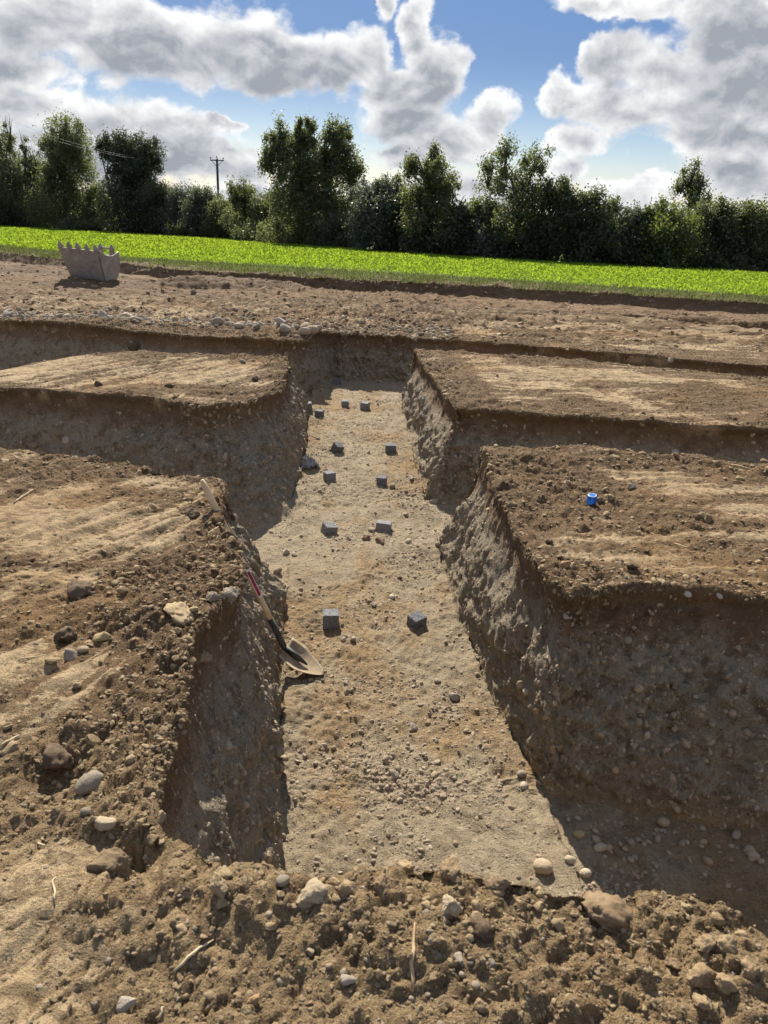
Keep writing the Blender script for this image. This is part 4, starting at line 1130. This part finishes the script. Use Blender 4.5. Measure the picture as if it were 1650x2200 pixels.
SH = [  # px, Y shift, clumps, kind, label
    ([(395, 430, 34, 26), (390, 475, 46, 34)], 'willow', 'grey-green bush right of the mushroom-shaped tree'),
    ([(440, 432, 34, 26), (440, 475, 45, 36)], 'willow', 'silvery bush left of the utility pole base'),
    ([(480, 455, 30, 24), (480, 485, 40, 30)], 'ash', 'leafy bush in front of the utility pole base'),
    ([(575, 450, 34, 30), (572, 495, 45, 30)], 'thorn', 'dark bush left of the biggest tree'),
    ([(215, 440, 24, 40), (205, 480, 34, 34)], 'lime', 'light green bush between the tall tree and the mushroom tree'),
    ([(345, 440, 40, 36), (350, 480, 45, 32)], 'thorn', 'dark bush at the foot of the mushroom-shaped tree'),
    ([(800, 425, 38, 34), (845, 420, 30, 32), (815, 480, 60, 48)], 'willow', 'grey willow bush right of the biggest tree'),
    ([(855, 470, 34, 40), (850, 515, 50, 36)], 'thorn', 'dark bush between the willow bush and the conical tree'),
    ([(985, 480, 34, 34), (975, 520, 45, 34)], 'thorn', 'dark bush at the right foot of the conical tree'),
    ([(1018, 465, 24, 24), (1020, 505, 34, 38)], 'lime', 'lighter green bush in the dip right of the conical tree'),
    ([(1055, 470, 30, 36), (1060, 525, 50, 40)], 'willow', 'grey bush left of the airy twin-topped tree'),
    ([(1200, 425, 34, 34), (1215, 480, 55, 44), (1200, 530, 60, 40)], 'thorn', 'tall dark bush right of the airy twin-topped tree'),
    ([(1275, 455, 48, 32), (1280, 500, 60, 44), (1280, 545, 65, 34)], 'thorn', 'broad rounded dark bush in the right hedge'),
    ([(1355, 478, 44, 30), (1350, 530, 60, 44)], 'willow', 'grey-topped bush right of the broad rounded one'),
    ([(1430, 470, 44, 28), (1440, 510, 60, 42), (1430, 555, 60, 30)], 'lime', 'yellow-green topped bush under the small airy tree'),
    ([(1525, 470, 44, 30), (1525, 520, 58, 48), (1520, 560, 60, 30)], 'thorn', 'dark bush right of the yellow-green topped one'),
    ([(1600, 472, 40, 30), (1605, 530, 60, 50)], 'ash', 'last full bush before the right edge'),
    ([(1665, 465, 40, 34), (1680, 530, 60, 55)], 'thorn', 'bush cut by the right edge'),
    ([(1745, 470, 60, 40), (1750, 540, 70, 50)], 'thorn', 'bush beyond the right edge'),
    ([(725, 500, 60, 36), (740, 525, 60, 24)], 'thorn', 'dark low bush at the right foot of the biggest tree'),
    ([(1110, 545, 60, 26), (1150, 520, 45, 40)], 'thorn', 'dark low bush under the airy twin-topped tree'),
    ([(920, 525, 55, 30), (1000, 540, 55, 24)], 'thorn', 'dark low bush under the conical tree'),
    ([(20, 460, 60, 34), (90, 470, 50, 26)], 'thorn', 'dark bush at the far left foot of the hedge'),
    ([(-70, 440, 70, 60)], 'thorn', 'bush beyond the left edge'),
    ([(1380, 560, 60, 26), (1320, 555, 45, 24)], 'thorn', 'dark low bush beneath the grey-topped bush'),
    ([(640, 520, 60, 22), (560, 512, 50, 18)], 'thorn', 'dark low bush at the left foot of the biggest tree'),
    ([(420, 497, 55, 18), (490, 503, 45, 16)], 'thorn', 'dark low bush along the hedge foot by the pole'),
    ([(290, 492, 70, 16), (180, 484, 60, 16)], 'thorn', 'dark low bush at the hedge foot behind the bucket'),
    ([(1580, 575, 70, 22), (1480, 570, 55, 20)], 'thorn', 'dark low growth at the right hedge foot'),
]
for (cl, kd, lb) in SH:
    cxm = sum(c[0] for c in cl) / len(cl)
    tree('hedge_shrub', lb, 'bush', hY(cxm) + random.uniform(-.6, .8), cl, kd, S, .20, 1.25, trunk_r=.07, stems=3)

# ------------------------------------------------------------------ utility pole with wires
def utility_pole():
    Yp = 92.0
    topp = at(466, 341, Yp)
    gz = float(field_z(np.array(topp.x), np.array(Yp)))
    root = empty('utility_pole', (topp.x, Yp, gz))
    tag(root, 'lone wooden utility pole with crossarm standing behind the hedge', 'utility pole')
    hgt = topp.z - gz
    wood = noise_mat('pole_wood', (.035, .045, .06), (.06, .07, .085), 8, .9)
    mb = MB(); mb.tube([(0, 0, -.5), (0, 0, hgt * .5), (0, 0, hgt)], [.16, .14, .12], 10)
    link('post', mb.mesh('post', True), wood, root)
    mb = MB(); mb.box((-.75, -.05, hgt - .22), (.75, .05, hgt - .11))
    mb.tube([(-.6, 0, hgt - .2), (0, -.1, hgt - .8)], [.03, .03], 5); mb.tube([(.6, 0, hgt - .2), (0, -.1, hgt - .8)], [.03, .03], 5)
    link('crossarm', mb.mesh('crossarm'), wood, root)
    gl = noise_mat('insulator_glaze', (.12, .10, .09), (.2, .17, .15), 10, .3)
    for x in (-.68, 0, .68):
        mb = MB(); zz = hgt - .11 if x else hgt
        mb.tube([(x, 0, zz), (x, 0, zz + .1), (x, 0, zz + .14), (x, 0, zz + .26)], [.03, .03, .08, .05], 8)
        link('insulator', mb.mesh('insulator', True), gl, root)
    wm = noise_mat('wire_metal', (.10, .10, .11), (.16, .16, .17), 5, .5, .5)
    for i, (x, px, py) in enumerate(((-.68, -60, 222), (.68, -60, 236))):
        mb = MB()
        a = Vector((x, 0, hgt + .12)); e = at(px, py, 62.0) - Vector((topp.x, Yp, gz))
        pts = [a.lerp(e, t) - Vector((0, 0, 1.5 * 4 * t * (1 - t))) for t in np.linspace(0, 1, 16)]
        mb.tube(pts, [.007] * 16, 4, False)
        link('wire', mb.mesh('wire', True), wm, root)
utility_pole()

# ------------------------------------------------------------------ excavator bucket
def bucket():
    p, _ = drop(-7.78, 20.4)
    root = empty('excavator_bucket', (p.x, p.y, p.z - .05), (math.radians(-2), math.radians(2), math.radians(-20)))
    root.scale = (.92, .80, .84)
    tag(root, 'grey steel digger bucket lying teeth upward on the stripped soil', 'digger bucket')
    m, N, out = new_mat('worn_steel')
    co = N.n('ShaderNodeTexCoord').outputs['Object']
    n1 = N.noise(co, 3.0, 6, .65); n2 = N.noise(N.vmath('MULTIPLY', co, (14, 14, 1.5)), 2.0, 4, .6)
    col = N.mix(N.step(n1, .35, .65), (.26, .235, .205), (.38, .345, .30))
    col = N.mix(N.math('MULTIPLY', N.step(n2, .5, .7), .5), col, (.42, .36, .30))
    col = N.mix(N.math('MULTIPLY', N.step(N.noise(co, 7, 5, .6), .52, .68), .55), col, (.26, .18, .12))
    principled(N, out, col, .72, .12, .35, bump(N, n1, .006))
    W2 = .66
    # shell outline (y, z): lip at the top front, round the heel, up the back
    prof_ = [(-.52, .97), (-.42, .72), (-.32, .48), (-.22, .26), (-.12, .08), (0, .0), (.16, -.01), (.32, .06), (.44, .22), (.50, .42), (.50, .62), (.46, .80)]
    sc = lambda z: .86 + .14 * min(1, z / .95)          # narrower toward the heel
    mb = MB()
    vs, fs = [], []
    for (y, z) in prof_:
        w = W2 * sc(z)
        vs += [(-w, y, z), (w, y, z)]
    vi = []
    for i, (y, z) in enumerate(prof_):
        a = prof_[max(i - 1, 0)]; b = prof_[min(i + 1, len(prof_) - 1)]
        t = Vector((0, b[0] - a[0], b[1] - a[1])).normalized(); nn = Vector((0, -t.z, t.y)) * -.03
        w = W2 * sc(z)
        vi += [(-w, y + nn.y, z + nn.z), (w, y + nn.y, z + nn.z)]
    n = len(prof_)
    for i in range(n - 1):
        fs.append((2 * i, 2 * i + 1, 2 * i + 3, 2 * i + 2))
        fs.append((2 * n + 2 * i + 2, 2 * n + 2 * i + 3, 2 * n + 2 * i + 1, 2 * n + 2 * i))
    fs += [(0, 2 * n, 2 * n + 1, 1), (2 * n - 2, 2 * n - 1, 4 * n - 1, 4 * n - 2)]
    mb.add(vs + vi, fs)
    link('shell_plate', mb.mesh('shell_plate'), m, root)
    # side plates with a scooped mouth edge
    mouth = [(.42, .93), (.30, .86), (.12, .80), (-.08, .80), (-.28, .85), (-.44, .95)]
    outl = prof_ + mouth
    for s in (-1, 1):
        nn = len(outl)
        vs = [(s * (W2 * sc(z) + .001), y, z) for y, z in outl] + [(s * (W2 * sc(z) + .028), y, z) for y, z in outl]
        fs = [tuple(range(nn)), tuple(reversed(range(nn, 2 * nn)))] + [(i, (i + 1) % nn, nn + (i + 1) % nn, nn + i) for i in range(nn)]
        mb = MB(); mb.add(vs, fs)
        sp_ = link('side_plate', mb.mesh('side_plate'), m, root)
        mb = MB()
        rim = [(s * (W2 * sc(z) + .015), y, z + .015) for y, z in mouth]
        mb.tube(rim, [.022] * len(rim), 6)
        link('rim_bar', mb.mesh('rim_bar', True), m, sp_)
    # wear strips across the outside
    for k in (1.6, 2.45, 3.2, 4.0):
        i = int(k); f = k - i
        y = prof_[i][0] * (1 - f) + prof_[i + 1][0] * f; z = prof_[i][1] * (1 - f) + prof_[i + 1][1] * f
        w = W2 * sc(z) - .02
        mb = MB(); mb.box((-w, -.034, -.034), (w, .012, .034))
        o = link('wear_strip', mb.mesh('wear_strip'), m, root, (0, y, z)); o.rotation_euler = (math.radians(23), 0, 0)
    # five teeth with adapters
    for k in range(5):
        x = -W2 + .07 + k * (2 * W2 - .14) / 4
        mb = MB()
        mb.prism([(-.50, .80), (-.40, .80), (-.45, 1.02), (-.55, 1.06), (-.575, 1.00)], x - .055, x + .055)
        ad = link('tooth_adapter', mb.mesh('tooth_adapter'), m, root)
        mb = MB()
        y0, z0 = -.53, 1.02
        vs = []
        for (dy, dz, hw, th_) in ((0.0, 0, .05, .045), (-.02, .05, .042, .03), (-.038, .115, .022, .010)):
            vs += [(x - hw, y0 + dy - th_, z0 + dz), (x + hw, y0 + dy - th_, z0 + dz), (x + hw, y0 + dy + th_, z0 + dz), (x - hw, y0 + dy + th_, z0 + dz)]
        fs = [(0, 1, 2, 3), (11, 10, 9, 8)] + [(r * 4 + i, r * 4 + (i + 1) % 4, r * 4 + 4 + (i + 1) % 4, r * 4 + 4 + i) for r in (0, 1) for i in range(4)]
        mb.add(vs, fs)
        link('tooth', mb.mesh('tooth'), m, ad)
    # hinge ears behind
    for x in (.02, .40):
        mb = MB(); mb.prism([(.44, .50), (.54, .50), (.60, .85), (.56, 1.06), (.46, 1.12), (.38, 1.04), (.36, .84)], x - .02, x + .02)
        ear = link('hinge_ear', mb.mesh('hinge_ear'), m, root)
        mb = MB(); mb.tube([(x - .05, .48, 1.0), (x + .05, .48, 1.0)], [.07, .07], 12)
        link('boss', mb.mesh('boss', True), m, ear)
    mb = MB(); mb.tube([(.02, .48, 1.0), (.40, .48, 1.0)], [.035, .035], 10)
    link('pin', mb.mesh('pin', True), m, root)
bucket()

# ------------------------------------------------------------------ shovel leaning on the left wall
def shovel():
    B = Vector((-.545, 3.90, -.93)); E_ = Vector((-1.01, 3.97, .10)); T_ = Vector((-.318, 3.834, -1.045))
    root = empty('shovel', T_)
    tag(root, 'wooden handled round point shovel leaning against the left trench wall', 'shovel')
    wood = noise_mat('handle_wood', (.50, .35, .19), (.66, .50, .31), 9, .6, bump_d=.001)
    black = noise_mat('black_steel', (.02, .019, .018), (.09, .078, .062), 14, .6, .1)
    dusty = noise_mat('dusty_steel', (.24, .18, .115), (.42, .33, .22), 14, .85, .1)
    L = lambda p: Vector(p) - T_
    ax = (E_ - B).normalized()
    S1 = B + ax * .23
    mb = MB()
    pts = [S1 - ax * .05 + (E_ - S1) * t for t in np.linspace(0, 1, 9)]
    rad = [.0165, .017, .017, .0168, .0168, .0172, .0180, .0186, .0186]
    mb.tube([L(p) for p in pts] + [L(E_ + ax * .008)], rad + [.011], 12)
    h = link('handle', mb.mesh('handle', True), wood, root)
    mb = MB(); mb.tube([L(B - ax * .05), L(B + ax * .06), L(S1)], [.015, .019, .0195], 12)
    link('socket', mb.mesh('socket', True), black, root)
    # paper label wrapped on the handle: white border, red field
    def lab(name, t0, t1, r, spread, mat, par):
        side = (EYEV - (B + ax * .45)); side = (side - ax * side.dot(ax)).normalized(); side = (side + Vector((.55, .0, .1))).normalized(); side = (side - ax * side.dot(ax)).normalized()
        tan = ax.cross(side)
        vs, fs = [], []
        na = 7
        for t in (t0, t1):
            for k in range(na):
                a = -spread + 2 * spread * k / (na - 1)
                vs.append(L(S1 + ax * t + (side * math.cos(a) + tan * math.sin(a)) * r))
        for k in range(na - 1): fs.append((k, k + 1, na + k + 1, na + k))
        mb = MB(); mb.add(vs, fs)
        return link(name, mb.mesh(name, True), mat, par)
    wl = lab('label_paper', .150, .335, .0180, .85, noise_mat('label_white', (.7, .68, .64), (.8, .78, .75), 6, .6), h)
    lab('label_field', .162, .322, .0186, .5, noise_mat('label_red', (.25, .012, .04), (.36, .02, .06), 30, .6), h)
    # blade: dished round point
    u = (B - T_).normalized()
    nrm = Vector((.42, -.12, .9)); nrm = (nrm - u * nrm.dot(u)).normalized()
    sd = u.cross(nrm)
    nu, nv = 16, 13
    LB = (B - T_).length + .02
    vs = []
    for i in range(nu):
        t = i / (nu - 1)
        half = .118 * min(1.0, (max(t, .004) / .62) ** .62) if t < .62 else .118 * (1 - .12 * ((t - .62) / .38) ** 2)
        for j in range(nv):
            s = -1 + 2 * j / (nv - 1)
            curl = .034 * s * s * (half / .118) ** 1.4 + .016 * (1 - t) ** 2 - .02 * math.sin(math.pi * t)
            rib = .018 * math.exp(-(s / .22) ** 2) * max(0, (t - .35) / .65) ** 1.2
            vs.append(L(T_ + u * (t * LB) + sd * (s * half) + nrm * (curl + rib)))
    n = nu * nv
    vb = [p - nrm * .003 for p in vs]
    fs = []
    for i in range(nu - 1):
        for j in range(nv - 1):
            a = i * nv + j
            fs.append((a, a + 1, a + nv + 1, a + nv)); fs.append((n + a, n + a + nv, n + a + nv + 1, n + a + 1))
    for j in range(nv - 1):
        a = (nu - 1) * nv + j
        fs.append((a, a + 1, n + a + 1, n + a)); fs.append((j + 1, j, n + j, n + j + 1))
    for i in range(nu - 1):
        a = i * nv; b = i * nv + nv - 1
        fs.append((a, a + nv, n + a + nv, n + a)); fs.append((b + nv, b, n + b, n + b + nv))
    mb = MB(); mb.add(vs + vb, fs)
    bl = link('blade', mb.mesh('blade', True), dusty, root)
    mb = MB()
    mb.tube([L(B + ax * .02 + nrm * .004), L(B - u * .07 + nrm * .010), L(B - u * .15 + nrm * .002)], [.019, .020, .005], 10)
    link('frog', mb.mesh('frog', True), black, bl)
shovel()

# ------------------------------------------------------------------ concrete level blocks
def block_mesh(seed, sx, sy, sz):
    bm = bmesh.new()
    bmesh.ops.create_cube(bm, size=1.0)
    for v in bm.verts: v.co = Vector((v.co.x * sx, v.co.y * sy, (v.co.z + .5) * sz))
    bmesh.ops.bevel(bm, geom=bm.edges[:], offset=.004, segments=2, affect='EDGES')
    bmesh.ops.triangulate(bm, faces=bm.faces[:])
    bmesh.ops.subdivide_edges(bm, edges=[e for e in bm.edges if e.calc_length() > .03], cuts=4, use_grid_fill=True)
    me = bpy.data.meshes.new('concrete_block'); 
    for v in bm.verts:
        n = perlin(np.array([v.co[:]]), 60.0, seed * 5.0)[0]
        v.co += v.co.normalized() * n * .0030
    bm.to_mesh(me); bm.free()
    return me
m, N, out = new_mat('concrete')
co = N.n('ShaderNodeTexCoord').outputs['Object']
r_ = N.n('ShaderNodeObjectInfo').outputs['Random']
g1 = N.noise(co, 160, 3, .6); g2 = N.noise(co, 18, 4, .6)
cc = N.mix(N.step(g1, .38, .62), (.085, .086, .092), (.26, .262, .268))
cc = N.mix(N.math('MULTIPLY', N.step(g2, .5, .7), .35), cc, (.26, .23, .19))
cc = N.mix(1.0, cc, N.mix(r_, (.75, .76, .8), (1.35, 1.33, 1.3)), 'MULTIPLY')
principled(N, out, cc, .93, 0, .2, bump(N, g1, .004))
M_CONC = m
BLK = [  # px, py of the foot centre, rotation, size, tilt, label
    (711, 1342, 4, (.105, .10, .105), (0, 0), 'dark upright concrete block nearest the camera on the left'),
    (895, 1340, 38, (.10, .095, .085), (6, -4), 'concrete block turned cornerwise, nearest on the right'),
    (705, 1143, 30, (.11, .10, .09), (10, 8), 'dark tilted concrete block with a small stone before it'),
    (823, 1138, -8, (.125, .10, .085), (-3, 3), 'pale topped concrete block beside a whitish stone'),
    (708, 1030, 25, (.10, .10, .085), (0, 2), 'concrete block on the left below the plastic scrap'),
    (820, 1042, -6, (.095, .10, .095), (0, 0), 'square dark concrete block paired with the one below the plastic scrap'),
    (722, 968, 35, (.10, .10, .10), (18, 12), 'concrete block tipped on its corner further up the floor'),
    (839, 971, 3, (.12, .10, .10), (0, 0), 'square-set concrete block near the right wall'),
    (741, 873, 8, (.095, .10, .09), (0, 0), 'concrete block, left one of the far pair'),
    (784, 878, -20, (.105, .10, .105), (4, 2), 'concrete block, right one of the far pair'),
    (686, 894, -12, (.10, .10, .09), (0, 3), 'concrete block close by the left wall, nearer one of two'),
    (666, 882, 10, (.07, .10, .12), (0, -6), 'concrete block half hidden by the left wall corner'),
    (725, 825, 5, (.115, .10, .09), (0, 0), 'farthest concrete block near the end wall'),
]
for i, (px, py, rz, sz, tl, lb) in enumerate(BLK):
    loc, n_, d_ = hit(px, py)
    o = link('concrete_block', block_mesh(i, *sz), M_CONC)
    o.location = loc - Vector((0, 0, .010)) if not tl[0] else loc - Vector((0, 0, .016))
    o.rotation_euler = (math.radians(tl[0] + random.gauss(0, 2)), math.radians(tl[1] + random.gauss(0, 2)), math.radians(rz))
    tag(o, lb, 'concrete block', 'level blocks set out along the trench floor')

# ------------------------------------------------------------------ blue roll
def blue_roll():
    loc, n_, d_ = hit(1270, 1081)
    root = empty('tape_roll', loc, (math.radians(5), math.radians(-4), math.radians(15)))
    root.scale = (.85, .85, .85)
    tag(root, 'small bright blue crumpled roll standing on the right soil block', 'tape roll')
    blue = noise_mat('blue_plastic', (.01, .10, .48), (.02, .16, .62), 40, .38)
    pale = noise_mat('pale_edge', (.55, .62, .72), (.7, .74, .8), 30, .6)
    mb = MB()
    seg, rings = 20, []
    vs, fs = [], []
    prof_ = [(.026, 0), (.031, .004), (.0325, .02), (.0315, .04), (.0325, .056), (.030, .063), (.022, .0645), (.012, .0648), (.003, .065)]
    for (r, z) in prof_:
        for k in range(seg):
            a = 2 * math.pi * k / seg
            rr = r * (1 + .09 * math.cos(4 * a) * -1 + .03 * math.sin(3 * a + z * 60) + .02 * math.sin(7 * a))
            vs.append((rr * math.cos(a), rr * math.sin(a), z))
    for i in range(len(prof_) - 1):
        for k in range(seg):
            fs.append((i * seg + k, i * seg + (k + 1) % seg, (i + 1) * seg + (k + 1) % seg, (i + 1) * seg + k))
    fs.append(tuple(range((len(prof_) - 1) * seg, len(prof_) * seg)))
    mb.add(vs, fs)
    link('roll_body', mb.mesh('roll_body', True), blue, root)
    mb = MB()
    mb.tube([(.029 * math.cos(a), .029 * math.sin(a), .0635 + .001 * math.sin(5 * a)) for a in np.linspace(0, 6.283, 25)], [.0032] * 25, 6, False)
    link('rim', mb.mesh('rim', True), pale, root)
    mb = MB()
    fl_ = [(-.033, -.012, .052), (-.012, -.034, .055), (-.006, -.043, .036), (-.016, -.041, .008), (-.036, -.018, .004), (-.041, -.010, .03)]
    mb.add(fl_ + [(x * .96, y * .96, z) for x, y, z in fl_], [(0, 1, 2, 5), (5, 2, 3, 4), (6, 11, 8, 7), (11, 10, 9, 8)] + [(i, (i + 1) % 6, 6 + (i + 1) % 6, 6 + i) for i in range(6)])
    link('loose_flap', mb.mesh('loose_flap'), noise_mat('blue_flap', (.03, .22, .75), (.05, .3, .85), 30, .35), root)
blue_roll()

# ------------------------------------------------------------------ plastic scrap by the left wall
def plastic():
    loc, n_, d_ = hit(664, 1000)
    n = 26
    V = []
    for i in range(n):
        for j in range(n):
            u, v = i / (n - 1) - .5, j / (n - 1) - .5
            V.append((u * .22, v * .20, 0))
    V = np.array(V)
    nz = np.abs(fbm(V, 16, 3, .6, 4.0)) * .10 + .04 * perlin(V, 34, 8.0)
    V[:, 2] = np.clip(nz + .10 * np.exp(-((V[:, 0] + .03) / .07) ** 2 - (V[:, 1] / .08) ** 2), 0, 1)
    V[:, 0] += .05 * perlin(V, 14, 2.0); V[:, 1] += .05 * perlin(V, 14, 6.0)
    ii = np.arange(n * n).reshape(n, n)
    fq = np.stack([ii[:-1, :-1], ii[:-1, 1:], ii[1:, 1:], ii[1:, :-1]], -1).reshape(-1, 4)
    m, N, out = new_mat('grey_film')
    co = N.n('ShaderNodeTexCoord').outputs['Object']
    principled(N, out, N.mix(N.noise(co, 30, 3), (.12, .12, .125), (.34, .34, .345)), .3, 0, .6)
    o = link('plastic_sheet', mesh_np('plastic_sheet', V, fq, False), m)
    md = o.modifiers.new('film', 'SOLIDIFY'); md.thickness = .001
    o.location = loc + Vector((.0, 0, -.01)); o.rotation_euler = (0, 0, .4)
    tag(o, 'crumpled grey plastic scrap against the left wall foot', 'plastic')
plastic()

# ------------------------------------------------------------------ dry stalks and roots
STRAW = noise_mat('dry_straw', (.42, .33, .19), (.6, .5, .33), 20, .8)
ROOT = noise_mat('dead_root', (.30, .20, .10), (.45, .32, .18), 20, .85)
ST = [((375, 2090), (458, 2022), .004, STRAW, 'thin straight pale stick on the foreground soil'),
      ((884, 2135), (890, 1985), .0045, ROOT, 'pale root running down the foreground soil'),
      ((40, 1418), (104, 1410), .003, STRAW, 'dry stalk left of the clod heap'),
      ((30, 1082), (72, 1052), .004, STRAW, 'pale stalk at the left edge of the left near block'),
      ((445, 1152), (482, 1124), .003, STRAW, 'forked dry stalk by the shovel handle'),
      ((0, 1606), (42, 1582), .004, STRAW, 'dry stalk at the left edge by the dark lump'),
      ((308, 1106), (384, 1108), .003, STRAW, 'dry stalk lying left of the round dark clod'),
      ((1556, 1052), (1584, 1060), .003, STRAW, 'pale straw on the right near block'),
      ((1450, 1168), (1476, 1178), .003, STRAW, 'short straw near the front of the right block'),
      ((340, 2190), (352, 2165), .003, STRAW, 'short straw by the bottom edge'),
      ((115, 1938), (116, 1886), .003, STRAW, 'upright looking straw left of the dark hollow'),
      ((100, 1820), (78, 1812), .003, STRAW, 'small straw at the left front'),
      ((1570, 1003), (1610, 1012), .012, ROOT, 'flat splinter of wood at the right rim')]
for (a, b, r, mt, lb) in ST:
    A_, _, d1 = hit(*a); B_, _, d2 = hit(*b)
    if A_ is None or B_ is None: continue
    pts = []
    for t in np.linspace(0, 1, 7):
        p = A_.lerp(B_, t); q, _ = drop(p.x, p.y, 3)
        pts.append(Vector((p.x + random.gauss(0, .0025), p.y, max(p.z, q.z) + r * 1.2)) - A_)
    mb = MB(); mb.tube(pts, [r * .7, r, r * .95, r, r * .8, r * .7, r * .35], 6)
    o = link('dry_stalk', mb.mesh('dry_stalk', True), mt, None, A_)
    tag(o, lb, 'stalk')

SC.cycles.max_bounces = 6
SC.cycles.diffuse_bounces = 3
SC.cycles.transmission_bounces = 4
